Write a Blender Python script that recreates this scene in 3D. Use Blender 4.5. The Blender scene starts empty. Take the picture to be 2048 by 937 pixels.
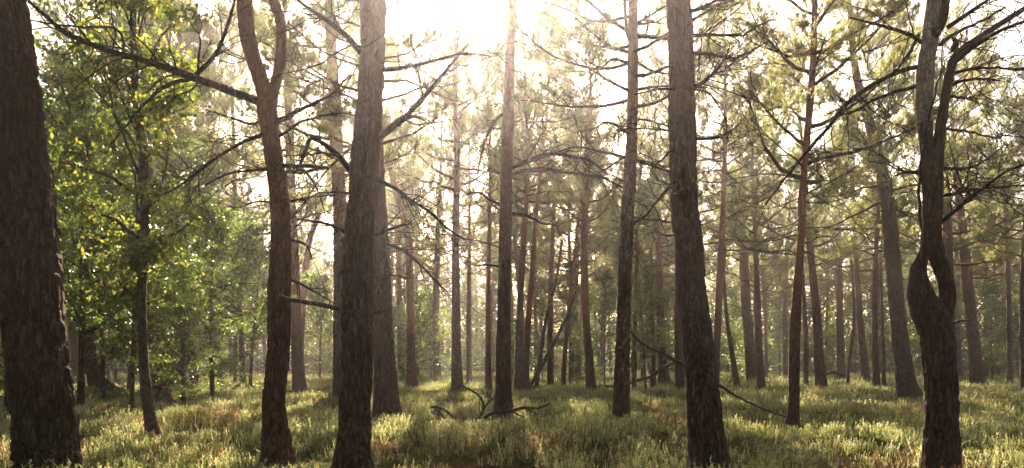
import bpy, math, random
import numpy as np
from mathutils import Vector, Matrix

# ------------------------------------------------------------------ camera, light, exposure
R = math.radians
sc = bpy.context.scene
C = sc.collection
FPX, HOR, CAMH = 1500.0, 722.0, 1.5
cam_d = bpy.data.cameras.new('camera')
cam_d.sensor_width = 36
cam_d.lens = FPX / 2048 * 36
cam_d.shift_y = (HOR - 468.5) / 2048
cam_d.clip_end = 3000
cam = bpy.data.objects.new('camera', cam_d)
cam.location = (0, 0, CAMH)
cam.rotation_euler = (R(90), 0, 0)
C.objects.link(cam)
sc.camera = cam

SUN_EL, SUN_AZ = R(28.5), R(-2.0)
world = bpy.data.worlds.new('World')
sc.world = world
world.use_nodes = True
nt = world.node_tree
bg = nt.nodes['Background']
sky = nt.nodes.new('ShaderNodeTexSky')
sky.sky_type = 'NISHITA'
sky.sun_disc = False
sky.sun_elevation = SUN_EL
sky.sun_rotation = SUN_AZ
sky.air_density = 1.0
sky.dust_density = 4.0
sky.ozone_density = 0.6
tintn = nt.nodes.new('ShaderNodeMixRGB'); tintn.blend_type = 'MULTIPLY'; tintn.inputs[0].default_value = 1
tintn.inputs[2].default_value = (1.0, .92, .82, 1)      # warm tint added over the whole sky to warm its light
nt.links.new(sky.outputs[0], tintn.inputs[1]); nt.links.new(tintn.outputs[0], bg.inputs[0])
bg.inputs[1].default_value = 0.05
sun_d = bpy.data.lights.new('sun', 'SUN')
sun_d.energy = 5.0
sun_d.angle = R(0.53)
sun_d.color = (1.0, 0.83, 0.61)
sun = bpy.data.objects.new('sun', sun_d)
sdir = Vector((math.sin(SUN_AZ) * math.cos(SUN_EL), math.cos(SUN_AZ) * math.cos(SUN_EL), math.sin(SUN_EL)))
sun.rotation_euler = sdir.to_track_quat('Z', 'Y').to_euler()
C.objects.link(sun)
sc.view_settings.view_transform = 'Standard'
sc.view_settings.look = 'None'
sc.view_settings.exposure = 2.82
sc.view_settings.gamma = 1.0
sc.view_settings.use_curve_mapping = False
cy = sc.cycles
cy.max_bounces = 6
cy.diffuse_bounces = 3
cy.glossy_bounces = 2
cy.transmission_bounces = 4
cy.volume_bounces = 0
cy.transparent_max_bounces = 4
cy.caustics_reflective = False
cy.caustics_refractive = False
cy.use_denoising = True
HAZE = True
HAZE_DENSITY, HAZE_ANISO = 0.0010, 0.84

rng = np.random.default_rng(7)
random.seed(7)


# ------------------------------------------------------------------ helpers
def P(x, y, d):
    return np.array([(x - 1024) / FPX * d, d, CAMH - (y - HOR) / FPX * d])


TREE_PX = (99, 556, 706, 1421, 1880, 1242, 1586, 774, 1008, 308, 690, 320, 208, 363, 600, 915, 1183, 1818, 1957)
MOUNDS = np.array([((px - 1024) / FPX * d * (.955 if d > 12 else 1), d * (.955 if d > 12 else 1), h * (.35 if px in TREE_PX else 1.2), w) for px, d, h, w in [
    (99, 8.6, .12, .9), (556, 10.4, .10, .7), (706, 10.3, .10, .7), (1421, 9.9, .10, .75), (1880, 9.8, .08, .6), (1242, 17.6, .13, .8), (1586, 17.5, .08, .6), (774, 20.8, .22, 1.0),
    (1008, 21.8, .14, .8), (308, 14.8, .24, .8), (690, 26, .14, .8), (320, 27, .15, .8), (208, 33, .3, 1.1), (363, 40, .2, 1), (600, 36, .15, .8), (915, 35.2, .16, .9), (1183, 37.5, .14, .8),
    (1818, 31.5, .16, .9), (1957, 46, .15, .9), (820, 15.5, .12, 1.6), (420, 19, .14, 2.0), (1650, 20, .14, 2.2), (1100, 14.5, .13, 1.5), (1750, 14, .12, 1.4), (1500, 27, .18, 2.2), (560, 24, .18, 2.0), (1400, 15, .12, 1.3), (230, 21, .16, 2.0)]])


def gz(x, y):
    x = np.asarray(x, float); y = np.asarray(y, float)
    a = 0.05 * np.sin(x * .55 + 1.3) * np.sin(y * .47 + .6) + 0.05 * np.sin(x * .21 + y * .17 + 2.) + 0.03 * np.sin(x * 1.3 - y * .9)
    a = a * np.clip(1.4 - np.hypot(x, y) / 400, 0.1, 1)
    for mx_, my_, mh, mw in MOUNDS:
        a = a + mh * np.exp(-((x - mx_) ** 2 + (y - my_) ** 2) / (mw * mw))
    return a


class MB:
    """collects triangles and quads, links them as one mesh object"""
    def __init__(s):
        s.v = []; s.n = 0; s.q = []; s.qm = []; s.qt = []; s.t = []; s.tm = []; s.tt = []

    def add(s, v, quads=None, tris=None, mat=0, tint=0.5):
        v = np.asarray(v, np.float32).reshape(-1, 3)
        for f, F, M, T in ((quads, s.q, s.qm, s.qt), (tris, s.t, s.tm, s.tt)):
            if f is not None and len(f):
                f = np.asarray(f, np.int32)
                F.append(f + s.n)
                M.append(np.full(len(f), mat, np.int32))
                tt = np.asarray(tint, np.float32)
                T.append(np.full(len(f), tt, np.float32) if tt.ndim == 0 else tt)
        s.v.append(v); s.n += len(v)

    def tube(s, pts, rad, sides=5, mat=0, cap=True):
        pts = np.asarray(pts, float); n = len(pts)
        rad = np.broadcast_to(np.asarray(rad, float), (n,))
        tan = np.gradient(pts, axis=0)
        tan /= np.linalg.norm(tan, axis=1)[:, None] + 1e-9
        ax = pts[-1] - pts[0]
        ref = np.eye(3)[np.argmin(np.abs(ax))]
        u = np.cross(tan, ref); u /= np.linalg.norm(u, axis=1)[:, None] + 1e-9
        w = np.cross(tan, u)
        a = np.arange(sides) * 2 * np.pi / sides
        ring = np.cos(a)[None, :, None] * u[:, None, :] + np.sin(a)[None, :, None] * w[:, None, :]
        V = (pts[:, None, :] + ring * rad[:, None, None]).reshape(-1, 3)
        i = np.arange(n - 1)[:, None] * sides; j = np.arange(sides)[None, :]; k = (j + 1) % sides
        q = np.stack([i + j, i + k, i + k + sides, i + j + sides], -1).reshape(-1, 4)
        t = None
        if cap:
            V = np.vstack([V, pts[-1] + tan[-1] * rad[-1] * .6])
            jj = np.arange(sides)
            t = np.stack([(n - 1) * sides + jj, (n - 1) * sides + (jj + 1) % sides, np.full(sides, n * sides)], -1)
        s.add(V, q, t, mat)

    def mesh(s, name, mats, smooth=True):
        me = bpy.data.meshes.new(name)
        V = np.concatenate(s.v)
        q = np.concatenate(s.q) if s.q else np.zeros((0, 4), np.int32)
        t = np.concatenate(s.t) if s.t else np.zeros((0, 3), np.int32)
        nq, ntr = len(q), len(t)
        me.vertices.add(len(V)); me.vertices.foreach_set('co', V.ravel())
        me.loops.add(nq * 4 + ntr * 3)
        me.loops.foreach_set('vertex_index', np.concatenate([q.ravel(), t.ravel()]).astype(np.int32))
        me.polygons.add(nq + ntr)
        st = np.concatenate([np.arange(nq) * 4, nq * 4 + np.arange(ntr) * 3]).astype(np.int32)
        me.polygons.foreach_set('loop_start', st)
        mi = np.concatenate(s.qm + s.tm).astype(np.int32)
        me.polygons.foreach_set('material_index', mi)
        me.polygons.foreach_set('use_smooth', np.full(nq + ntr, smooth))
        for m in mats: me.materials.append(m)
        at = me.attributes.new('tint', 'FLOAT', 'FACE')
        at.data.foreach_set('value', np.concatenate(s.qt + s.tt).astype(np.float32))
        me.update(calc_edges=True)
        return me

    def build(s, name, mats, parent=None, smooth=True):
        o = bpy.data.objects.new(name, s.mesh(name, mats, smooth))
        C.objects.link(o)
        if parent: o.parent = parent
        return o


def tag(o, label=None, cat=None, group=None, kind=None):
    if label: o['label'] = label
    if cat: o['category'] = cat
    if group: o['group'] = group
    if kind: o['kind'] = kind
    return o


def thing(name, label, cat, loc, group=None):
    o = bpy.data.objects.new(name, None); C.objects.link(o)
    o.empty_display_size = .3
    o.location = tuple(float(c) for c in loc)
    return tag(o, label, cat, group)


def spline(pts, n):
    """Catmull-Rom resample of an (m,k) array to n rows, by chord length"""
    p = np.asarray(pts, float)
    if len(p) < 3:
        t = np.linspace(0, 1, n)[:, None]
        return p[0] * (1 - t) + p[-1] * t
    ln = np.concatenate([[0], np.cumsum(np.linalg.norm(np.diff(p[:, :3], axis=0), axis=1))])
    ext = np.vstack([2 * p[0] - p[1], p, 2 * p[-1] - p[-2]])
    s = np.linspace(0, ln[-1], n)
    i = np.clip(np.searchsorted(ln, s, 'right') - 1, 0, len(p) - 2)
    t = ((s - ln[i]) / (ln[i + 1] - ln[i] + 1e-9))[:, None]
    a, b, c, d = ext[i], ext[i + 1], ext[i + 2], ext[i + 3]
    return .5 * (2 * b + (c - a) * t + (2 * a - 5 * b + 4 * c - d) * t * t + (3 * b - a - 3 * c + d) * t ** 3)


def grow(p, d, L, n, wig, up=0.0, r=None):
    """a wandering polyline from p along d"""
    r = r or rng
    d = np.array(d, float); d /= np.linalg.norm(d)
    out = [np.array(p, float)]
    st = L / n
    k = r.normal(0, wig, (n, 3))
    for i in range(n):
        d = d + k[i] + np.array([0, 0, up / n])
        d /= np.linalg.norm(d)
        out.append(out[-1] + d * st)
    return np.array(out)


def lattice(u, v, nu, nv, r):
    """smooth value noise, periodic in u (0..1), v in cells"""
    g = r.random((nv + 3, nu))
    x = (u % 1.0) * nu; i = np.floor(x).astype(int); fx = x - i
    j = np.floor(v).astype(int) % (nv + 1); fy = v - np.floor(v)
    fx = fx * fx * (3 - 2 * fx); fy = fy * fy * (3 - 2 * fy)
    i0 = i % nu; i1 = (i + 1) % nu
    return (g[j, i0] * (1 - fx) + g[j, i1] * fx) * (1 - fy) + (g[j + 1, i0] * (1 - fx) + g[j + 1, i1] * fx) * fy


def rough_tube(mb, pts, rad, sides, step, amp, seed, flare=0.0, mat=0, cell=(.075, .22)):
    """a trunk or limb with furrowed bark, lumps and a root flare; pts local, base first"""
    r = np.random.default_rng(seed)
    pr = np.column_stack([pts, rad])
    L = np.linalg.norm(np.diff(pts, axis=0), axis=1).sum()
    n = max(6, int(L / step))
    q = spline(pr, n); p = q[:, :3]; rd = np.maximum(q[:, 3], .004)
    tan = np.gradient(p, axis=0); tan /= np.linalg.norm(tan, axis=1)[:, None]
    ax = p[-1] - p[0]; ref = np.array([0, 1., 0]) if abs(ax[2]) > abs(ax[1]) else np.array([0, 0, 1.])
    u = np.cross(ref, tan); u /= np.linalg.norm(u, axis=1)[:, None]; w = np.cross(tan, u)
    th = np.linspace(0, 1, sides, endpoint=False)
    U, Z = np.meshgrid(th, np.linspace(0, L, n))
    rm = rad.mean() if hasattr(rad, 'mean') else np.mean(rad)
    circ = 2 * np.pi * rm
    nu = max(5, int(circ / cell[0]))
    wob = 0.35 * lattice(U, Z / .3, 5, int(L / .3) + 2, r)
    n1 = lattice(U + wob * .12, Z / cell[1], nu, int(L / cell[1]) + 2, r)
    n2 = lattice(U + wob * .08, Z / (cell[1] * .45), nu * 2, int(L / cell[1] / .45) + 2, r)
    fur = np.minimum(1, np.abs(2 * n1 - 1) / .34) * .7 + np.minimum(1, np.abs(2 * n2 - 1) / .4) * .3
    n3 = lattice(U, Z / .05, nu * 3, int(L / .05) + 2, r)
    lump = lattice(U, Z / .5, 4, int(L / .5) + 2, r) - .5
    disp = amp * (fur - .75 + .35 * (n3 - .5)) + lump * rm * .09
    rr = rd[:, None] + disp * np.clip(rd[:, None] / rm, .3, 1.2)
    if flare:
        lob = .6 + .8 * lattice(U, Z * 0 + 1.5, 6, 4, r)
        rr += rm * flare * lob * np.exp(-Z / .22)
    V = p[:, None, :] + (np.cos(U * 2 * np.pi)[..., None] * u[:, None] + np.sin(U * 2 * np.pi)[..., None] * w[:, None]) * rr[..., None]
    i = np.arange(n - 1)[:, None] * sides; j = np.arange(sides)[None, :]; k = (j + 1) % sides
    qd = np.stack([i + j, i + k, i + k + sides, i + j + sides], -1).reshape(-1, 4)
    V = V.reshape(-1, 3)
    t = np.stack([(n - 1) * sides + np.arange(sides), (n - 1) * sides + (np.arange(sides) + 1) % sides, np.full(sides, n * sides)], -1)
    V = np.vstack([V, p[-1] + tan[-1] * rd[-1] * .4])
    mb.add(V, qd, t, mat, np.concatenate([fur[:-1].reshape(-1)]) if False else 0.5)


# ------------------------------------------------------------------ materials
def nodes(name):
    m = bpy.data.materials.new(name); m.use_nodes = True
    n = m.node_tree; n.nodes.clear()
    out = n.nodes.new('ShaderNodeOutputMaterial')
    def N(t, **kw):
        x = n.nodes.new(t)
        for k, v in kw.items(): setattr(x, k, v)
        return x
    return m, n, out, N, n.links.new


def ramp(N, stops):
    r = N('ShaderNodeValToRGB')
    el = r.color_ramp.elements
    while len(el) < len(stops): el.new(.5)
    for e, (p, c) in zip(el, stops):
        e.position = p; e.color = (*c, 1)
    return r


def bark_mat(name, dark, mid, light, upper=None, zmix=(5.5, 8.5), moss=0.0, bump=.6, scale=1.0, rough=.9):
    m, n, out, N, L = nodes(name)
    tc = N('ShaderNodeTexCoord')
    oi = N('ShaderNodeObjectInfo')
    add = N('ShaderNodeVectorMath', operation='ADD')
    L(tc.outputs['Object'], add.inputs[0])
    mr = N('ShaderNodeMath', operation='MULTIPLY'); L(oi.outputs['Random'], mr.inputs[0]); mr.inputs[1].default_value = 37
    L(mr.outputs[0], add.inputs[1])
    mp = N('ShaderNodeMapping'); mp.inputs['Scale'].default_value = (scale * 15, scale * 15, scale * 4.0)
    L(add.outputs[0], mp.inputs[0])
    nz = N('ShaderNodeTexNoise'); nz.inputs['Scale'].default_value = 1.0; nz.inputs['Detail'].default_value = 6
    nz.inputs['Roughness'].default_value = .65; nz.inputs['Distortion'].default_value = .8
    L(mp.outputs[0], nz.inputs['Vector'])
    vo = N('ShaderNodeTexVoronoi', feature='DISTANCE_TO_EDGE'); vo.inputs['Scale'].default_value = 1.1
    mixv = N('ShaderNodeVectorMath', operation='MULTIPLY_ADD'); mixv.inputs[1].default_value = (1.7, 1.7, 1.7)
    L(nz.outputs['Color'], mixv.inputs[0]); L(mp.outputs[0], mixv.inputs[2])
    L(mixv.outputs[0], vo.inputs['Vector'])
    rp = ramp(N, [(.25, dark), (.5, mid), (.78, light)])
    L(nz.outputs['Fac'], rp.inputs[0])
    crack = N('ShaderNodeMapRange'); crack.inputs[1].default_value = 0; crack.inputs[2].default_value = .22
    crack.inputs[3].default_value = .45; crack.inputs[4].default_value = 1
    L(vo.outputs['Distance'], crack.inputs[0])
    mul = N('ShaderNodeMixRGB', blend_type='MULTIPLY'); mul.inputs[0].default_value = 1
    L(rp.outputs[0], mul.inputs[1]); L(crack.outputs[0], mul.inputs[2])
    col = mul.outputs[0]
    sep = N('ShaderNodeSeparateXYZ'); L(tc.outputs['Object'], sep.inputs[0])
    big = N('ShaderNodeTexNoise'); big.inputs['Scale'].default_value = 1.3; big.inputs['Detail'].default_value = 3
    L(add.outputs[0], big.inputs['Vector'])
    if upper:
        z = N('ShaderNodeMath', operation='MULTIPLY_ADD'); L(big.outputs['Fac'], z.inputs[0]); z.inputs[1].default_value = 2.5
        L(sep.outputs['Z'], z.inputs[2])
        zr = N('ShaderNodeMapRange'); zr.inputs[1].default_value = zmix[0]; zr.inputs[2].default_value = zmix[1]
        L(z.outputs[0], zr.inputs[0])
        mu = N('ShaderNodeMixRGB', blend_type='MIX'); L(zr.outputs[0], mu.inputs[0]); L(col, mu.inputs[1])
        up2 = N('ShaderNodeMixRGB', blend_type='MULTIPLY'); up2.inputs[0].default_value = .6
        up2.inputs[1].default_value = (*upper, 1); L(crack.outputs[0], up2.inputs[2])
        L(up2.outputs[0], mu.inputs[2]); col = mu.outputs[0]
    if moss:
        geo = N('ShaderNodeNewGeometry')
        mz = N('ShaderNodeMapRange'); mz.inputs[1].default_value = .56; mz.inputs[2].default_value = .68; mz.inputs[4].default_value = moss
        L(big.outputs['Fac'], mz.inputs[0])
        mm = N('ShaderNodeMixRGB'); L(mz.outputs[0], mm.inputs[0]); L(col, mm.inputs[1]); mm.inputs[2].default_value = (.05, .065, .028, 1)
        col = mm.outputs[0]
    bs = N('ShaderNodeBsdfPrincipled'); bs.inputs['Roughness'].default_value = rough
    bs.inputs['Specular IOR Level'].default_value = .25
    L(col, bs.inputs['Base Color'])
    h = N('ShaderNodeMath', operation='MULTIPLY_ADD'); L(crack.outputs[0], h.inputs[0]); h.inputs[1].default_value = 1.0
    L(nz.outputs['Fac'], h.inputs[2])
    bp = N('ShaderNodeBump'); bp.inputs['Strength'].default_value = bump; bp.inputs['Distance'].default_value = .04
    L(h.outputs[0], bp.inputs['Height']); L(bp.outputs[0], bs.inputs['Normal'])
    L(bs.outputs[0], out.inputs['Surface'])
    return m


def leaf_mat(name, stops, trans_gain=1.0, tf=.5, rough=.45, spec=.3, objvar=.0, sat=(1.5, 1.45, .75)):
    m, n, out, N, L = nodes(name)
    at = N('ShaderNodeAttribute', attribute_name='tint')
    rp = ramp(N, stops)
    fac = at.outputs['Fac']
    if objvar:
        oi = N('ShaderNodeObjectInfo')
        a = N('ShaderNodeMath', operation='MULTIPLY_ADD'); L(oi.outputs['Random'], a.inputs[0]); a.inputs[1].default_value = objvar
        a2 = N('ShaderNodeMath', operation='SUBTRACT'); L(at.outputs['Fac'], a2.inputs[0]); a2.inputs[1].default_value = objvar / 2
        L(a2.outputs[0], a.inputs[2]); fac = a.outputs[0]
    L(fac, rp.inputs[0])
    bs = N('ShaderNodeBsdfPrincipled'); bs.inputs['Roughness'].default_value = rough
    bs.inputs['Specular IOR Level'].default_value = spec
    L(rp.outputs[0], bs.inputs['Base Color'])
    tr = N('ShaderNodeBsdfTranslucent')
    g = N('ShaderNodeMixRGB', blend_type='MULTIPLY'); g.inputs[0].default_value = 1
    g.inputs[2].default_value = (sat[0] * trans_gain, sat[1] * trans_gain, sat[2] * trans_gain, 1)
    L(rp.outputs[0], g.inputs[1]); L(g.outputs[0], tr.inputs['Color'])
    mx = N('ShaderNodeMixShader'); mx.inputs[0].default_value = tf
    L(bs.outputs[0], mx.inputs[1]); L(tr.outputs[0], mx.inputs[2])
    L(mx.outputs[0], out.inputs['Surface'])
    return m


M_BARK = bark_mat('pine_bark', (.04, .02, .012), (.14, .07, .043), (.30, .17, .105), upper=(.30, .135, .07), moss=.35, bump=.9)
M_BARK_LOW = bark_mat('pine_bark_grey', (.036, .021, .014), (.13, .074, .048), (.27, .17, .115), upper=(.21, .12, .078), zmix=(2.5, 6.5), moss=.3, bump=.9)
M_BARK_FORK = bark_mat('pine_bark_orange', (.045, .02, .013), (.16, .072, .045), (.28, .14, .09), upper=(.34, .15, .08), zmix=(3.4, 5.2), moss=.4, bump=.7)
M_BARK_RED = bark_mat('pine_bark_red', (.04, .02, .014), (.12, .055, .035), (.22, .11, .07), upper=(.34, .14, .07), zmix=(3.0, 6.0), bump=.6)
M_DEAD = bark_mat('dead_branch_bark', (.03, .022, .017), (.09, .066, .05), (.18, .14, .11), moss=.4, bump=.5, scale=2)
M_TWIG = bark_mat('pine_twig', (.05, .03, .02), (.12, .07, .045), (.2, .12, .08), bump=.2, scale=2)
M_BARE = bark_mat('weathered_wood', (.24, .16, .10), (.62, .47, .34), (.76, .63, .50), bump=.7, scale=1.3, rough=.7)  # barkless wood, painted paler to stand in for sunlight on it
M_STUB = bark_mat('peeled_stub_wood', (.05, .032, .022), (.20, .14, .10), (.38, .29, .22), bump=.6, scale=1.6)
M_BIRCH = bark_mat('young_birch_bark', (.03, .022, .016), (.105, .078, .056), (.24, .19, .145), moss=.6, bump=.4, scale=1.5)
M_NEEDLE = leaf_mat('pine_needles', [(0, (.060, .074, .030)), (.5, (.112, .128, .056)), (.85, (.17, .165, .08)), (1, (.24, .15, .07))], 1.45, .66, .4, .4, .25, (1.4, 1.34, .94))
M_OAK = leaf_mat('oak_leaves', [(0, (.040, .075, .022)), (.6, (.08, .13, .042)), (.93, (.14, .175, .055)), (1, (.24, .18, .05))], 1.3, .6, .35, .4, .2)
M_BIRCHLEAF = leaf_mat('birch_leaves', [(0, (.05, .08, .025)), (.6, (.09, .125, .035)), (.9, (.16, .17, .045)), (1, (.24, .2, .05))], 1.2, .5, .4, .4, .2)
M_FAR = leaf_mat('far_foliage', [(0, (.025, .04, .016)), (.5, (.05, .07, .028)), (1, (.09, .11, .045))], .9, .2, .6, .1)
M_HEATH = leaf_mat('heather_sprigs', [(0, (.05, .06, .024)), (.3, (.10, .125, .05)), (.55, (.22, .245, .13)), (.88, (.50, .48, .37)), (.94, (.19, .12, .07)), (1, (.15, .08, .05))], 1.2, .6, .35, .5, 0, (1.27, 1.2, .86))
M_BLADE = leaf_mat('grass_blades', [(0, (.07, .085, .035)), (.6, (.14, .15, .07)), (1, (.32, .27, .17))], 1.1, .5, .4, .4, 0, (1.3, 1.25, .9))
M_FERN = leaf_mat('fern_fronds', [(0, (.05, .09, .02)), (1, (.10, .17, .04))], 1.3, .5)

m, n_, out, N, L = nodes('forest_floor')
tc = N('ShaderNodeTexCoord')
n1 = N('ShaderNodeTexNoise'); n1.inputs['Scale'].default_value = .55; n1.inputs['Detail'].default_value = 5
n2 = N('ShaderNodeTexNoise'); n2.inputs['Scale'].default_value = 9; n2.inputs['Detail'].default_value = 8; n2.inputs['Roughness'].default_value = .75
L(tc.outputs['Object'], n1.inputs['Vector']); L(tc.outputs['Object'], n2.inputs['Vector'])
ra = ramp(N, [(.3, (.03, .018, .011)), (.5, (.07, .04, .023)), (.7, (.115, .068, .04))])
rb = ramp(N, [(.3, (.028, .03, .013)), (.5, (.045, .052, .02)), (.7, (.075, .08, .032))])
L(n2.outputs['Fac'], ra.inputs[0]); L(n2.outputs['Fac'], rb.inputs[0])
sel = N('ShaderNodeMapRange'); sel.inputs[1].default_value = .42; sel.inputs[2].default_value = .54; L(n1.outputs['Fac'], sel.inputs[0])
mx = N('ShaderNodeMixRGB'); L(sel.outputs[0], mx.inputs[0]); L(ra.outputs[0], mx.inputs[1]); L(rb.outputs[0], mx.inputs[2])
bs = N('ShaderNodeBsdfPrincipled'); bs.inputs['Roughness'].default_value = 1; bs.inputs['Specular IOR Level'].default_value = 0
L(mx.outputs[0], bs.inputs['Base Color'])
bp = N('ShaderNodeBump'); bp.inputs['Strength'].default_value = 1; bp.inputs['Distance'].default_value = .05
L(n2.outputs['Fac'], bp.inputs['Height']); L(bp.outputs[0], bs.inputs['Normal']); L(bs.outputs[0], out.inputs['Surface'])
M_FLOOR = m


# ------------------------------------------------------------------ ground
def axis(lo, hi, fine_lo, fine_hi, step, big):
    return np.unique(np.concatenate([np.arange(lo, fine_lo, big), np.arange(fine_lo, fine_hi, step), np.arange(fine_hi, hi + big, big)]))
gx = axis(-900, 900, -36, 36, .22, 40); gy = axis(-900, 900, -6, 60, .22, 40)
X, Y = np.meshgrid(gx, gy)
g = MB()
nx, ny = len(gx), len(gy)
i = np.arange(ny - 1)[:, None] * nx; j = np.arange(nx - 1)[None, :]
g.add(np.stack([X, Y, gz(X, Y)], -1), np.stack([i + j, i + j + 1, i + j + nx + 1, i + j + nx], -1).reshape(-1, 4))
tag(g.build('ground', [M_FLOOR]), kind='structure')


# ------------------------------------------------------------------ foliage pieces
def rand_dirs(n, r):
    v = r.normal(size=(n, 3)); return v / np.linalg.norm(v, axis=1)[:, None]


def needles(mb, pos, dirs, r, per=15, ln=.115, wd=.010, mat=1):
    """tufts of needles: thin triangles fanned about a shoot direction"""
    n = len(pos)
    if not n: return
    p = np.repeat(pos, per, 0) + r.normal(0, .015, (n * per, 3))
    d = np.repeat(dirs, per, 0) * .75 + rand_dirs(n * per, r)
    d /= np.linalg.norm(d, axis=1)[:, None]
    s = np.cross(d, rand_dirs(n * per, r)); s /= np.linalg.norm(s, axis=1)[:, None] + 1e-6
    l = (ln * r.uniform(.7, 1.25, n * per))[:, None]
    V = np.stack([p - s * wd / 2, p + s * wd / 2, p + d * l], 1).reshape(-1, 3)
    t = np.arange(n * per * 3).reshape(-1, 3)
    tint = np.clip(np.repeat(r.beta(2, 2.2, n), per) * .8 + r.uniform(0, .12, n * per) + (r.random(n * per) < .03) * .4, 0, 1)
    mb.add(V, None, t, mat, tint)


def leaves(mb, pos, r, size=.07, mat=1, up=.5, tint_lo=0., tint_hi=1.):
    n = len(pos)
    nrm = rand_dirs(n, r) + np.array([0, 0, up]); nrm /= np.linalg.norm(nrm, axis=1)[:, None]
    a = np.cross(nrm, rand_dirs(n, r)); a /= np.linalg.norm(a, axis=1)[:, None] + 1e-6
    b = np.cross(nrm, a)
    s = (size * r.uniform(.6, 1.25, n))[:, None]
    V = np.stack([pos - a * s, pos - b * s * .55 + nrm * s * .12, pos + a * s, pos + b * s * .55 + nrm * s * .12], 1).reshape(-1, 3)
    q = np.arange(n * 4).reshape(-1, 4)
    mb.add(V, None, np.concatenate([q[:, [0, 1, 2]], q[:, [0, 2, 3]]]), mat, np.tile(tint_lo + (tint_hi - tint_lo) * r.random(n), 2))


def bare_limb(mb, p, d, L, r0, r, level=0, wig=.16, up=.0, mat=0, sides=5):
    n = 8 if level == 0 else (5 if level == 1 else 3)
    pl = grow(p, d, L, n, wig, up, r)
    mb.tube(pl, np.linspace(r0, max(.002, r0 * .22), n + 1), sides if level == 0 else 3, mat)
    if level < 2 and L > .25:
        k = int(r.integers(3, 7)) if level == 0 else int(r.integers(1, 4))
        for _ in range(k):
            a = r.integers(2, n) if n > 2 else 1
            t = pl[min(a + 1, n)] - pl[a - 1]; t /= np.linalg.norm(t)
            dd = t * .7 + rand_dirs(1, r)[0] * .9
            bare_limb(mb, pl[a], dd, L * r.uniform(.25, .5), r0 * (.45 if level == 0 else .5), r, level + 1, wig * 1.2, up, mat, 3)


def pine_crown(seed, H=9.0, Rm=2.7, nl=42, dens=1.0, low=.15):
    """live crown; origin on the stem at the crown's foot"""
    r = np.random.default_rng(seed); mb = MB(); tp = []; td = []
    az = r.uniform(0, 6.28)
    for i in range(nl):
        t = (i + r.uniform(0, .9)) / nl
        az += 2.4 + r.normal(0, .5)
        L = Rm * (.35 + .9 * math.sqrt(max(.02, 1 - t)) * (low + (1 - low) * min(1, t / .18 + .35))) * r.uniform(.65, 1.15)
        el = R(-8 + 50 * t + r.normal(0, 9))
        d = np.array([math.cos(az) * math.cos(el), math.sin(az) * math.cos(el), math.sin(el)])
        pl = grow((0, 0, t * H * .97), d, L, 7, .14, .55, r)
        mb.tube(pl, np.linspace(.045 * (1.2 - t * .7), .008, 8), 4, 0)
        live = 0.3 if t > .2 else .5
        for k in range(int(8 + L * 3)):
            a = r.uniform(live * .6, 1.0); ia = a * 7; i0 = min(6, int(ia)); p = pl[i0] + (pl[i0 + 1] - pl[i0]) * (ia - i0)
            tg = pl[i0 + 1] - pl[i0]; tg /= np.linalg.norm(tg)
            side = np.cross(tg, (0, 0, 1)) * r.choice([-1, 1]) + np.array([0, 0, r.uniform(-.1, .5)])
            dd = tg * .6 + side * r.uniform(.5, 1.1)
            sl = (.35 + .5 * L * (1 - a * .65) * .6) * r.uniform(.6, 1.2)
            sp = grow(p, dd, sl, 4, .18, .35, r)
            mb.tube(sp, np.linspace(.013, .004, 5), 3, 0, cap=False)
            if a < live: continue
            for q in range(int(3 + sl * 4.5)):
                b = r.uniform(.25, 1.0) * 4; j0 = min(3, int(b)); pp = sp[j0] + (sp[j0 + 1] - sp[j0]) * (b - j0)
                tt = sp[j0 + 1] - sp[j0]; tt /= np.linalg.norm(tt)
                e = tt * .7 + rand_dirs(1, r)[0] * .8 + np.array([0, 0, .25]); e /= np.linalg.norm(e)
                ll = r.uniform(.12, .34)
                tw = np.stack([pp, pp + e * ll * .5, pp + e * ll])
                mb.tube(tw, (.005, .004, .003), 3, 0, cap=False)
                m_ = max(2, int(ll / .058 * dens))
                f = r.uniform(.25, 1.05, m_)[:, None]
                tp.append(pp + e * ll * f); td.append(np.repeat(e[None], m_, 0))
    if tp: needles(mb, np.concatenate(tp), np.concatenate(td), r)
    return mb.mesh('crown', [M_TWIG, M_NEEDLE])


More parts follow.
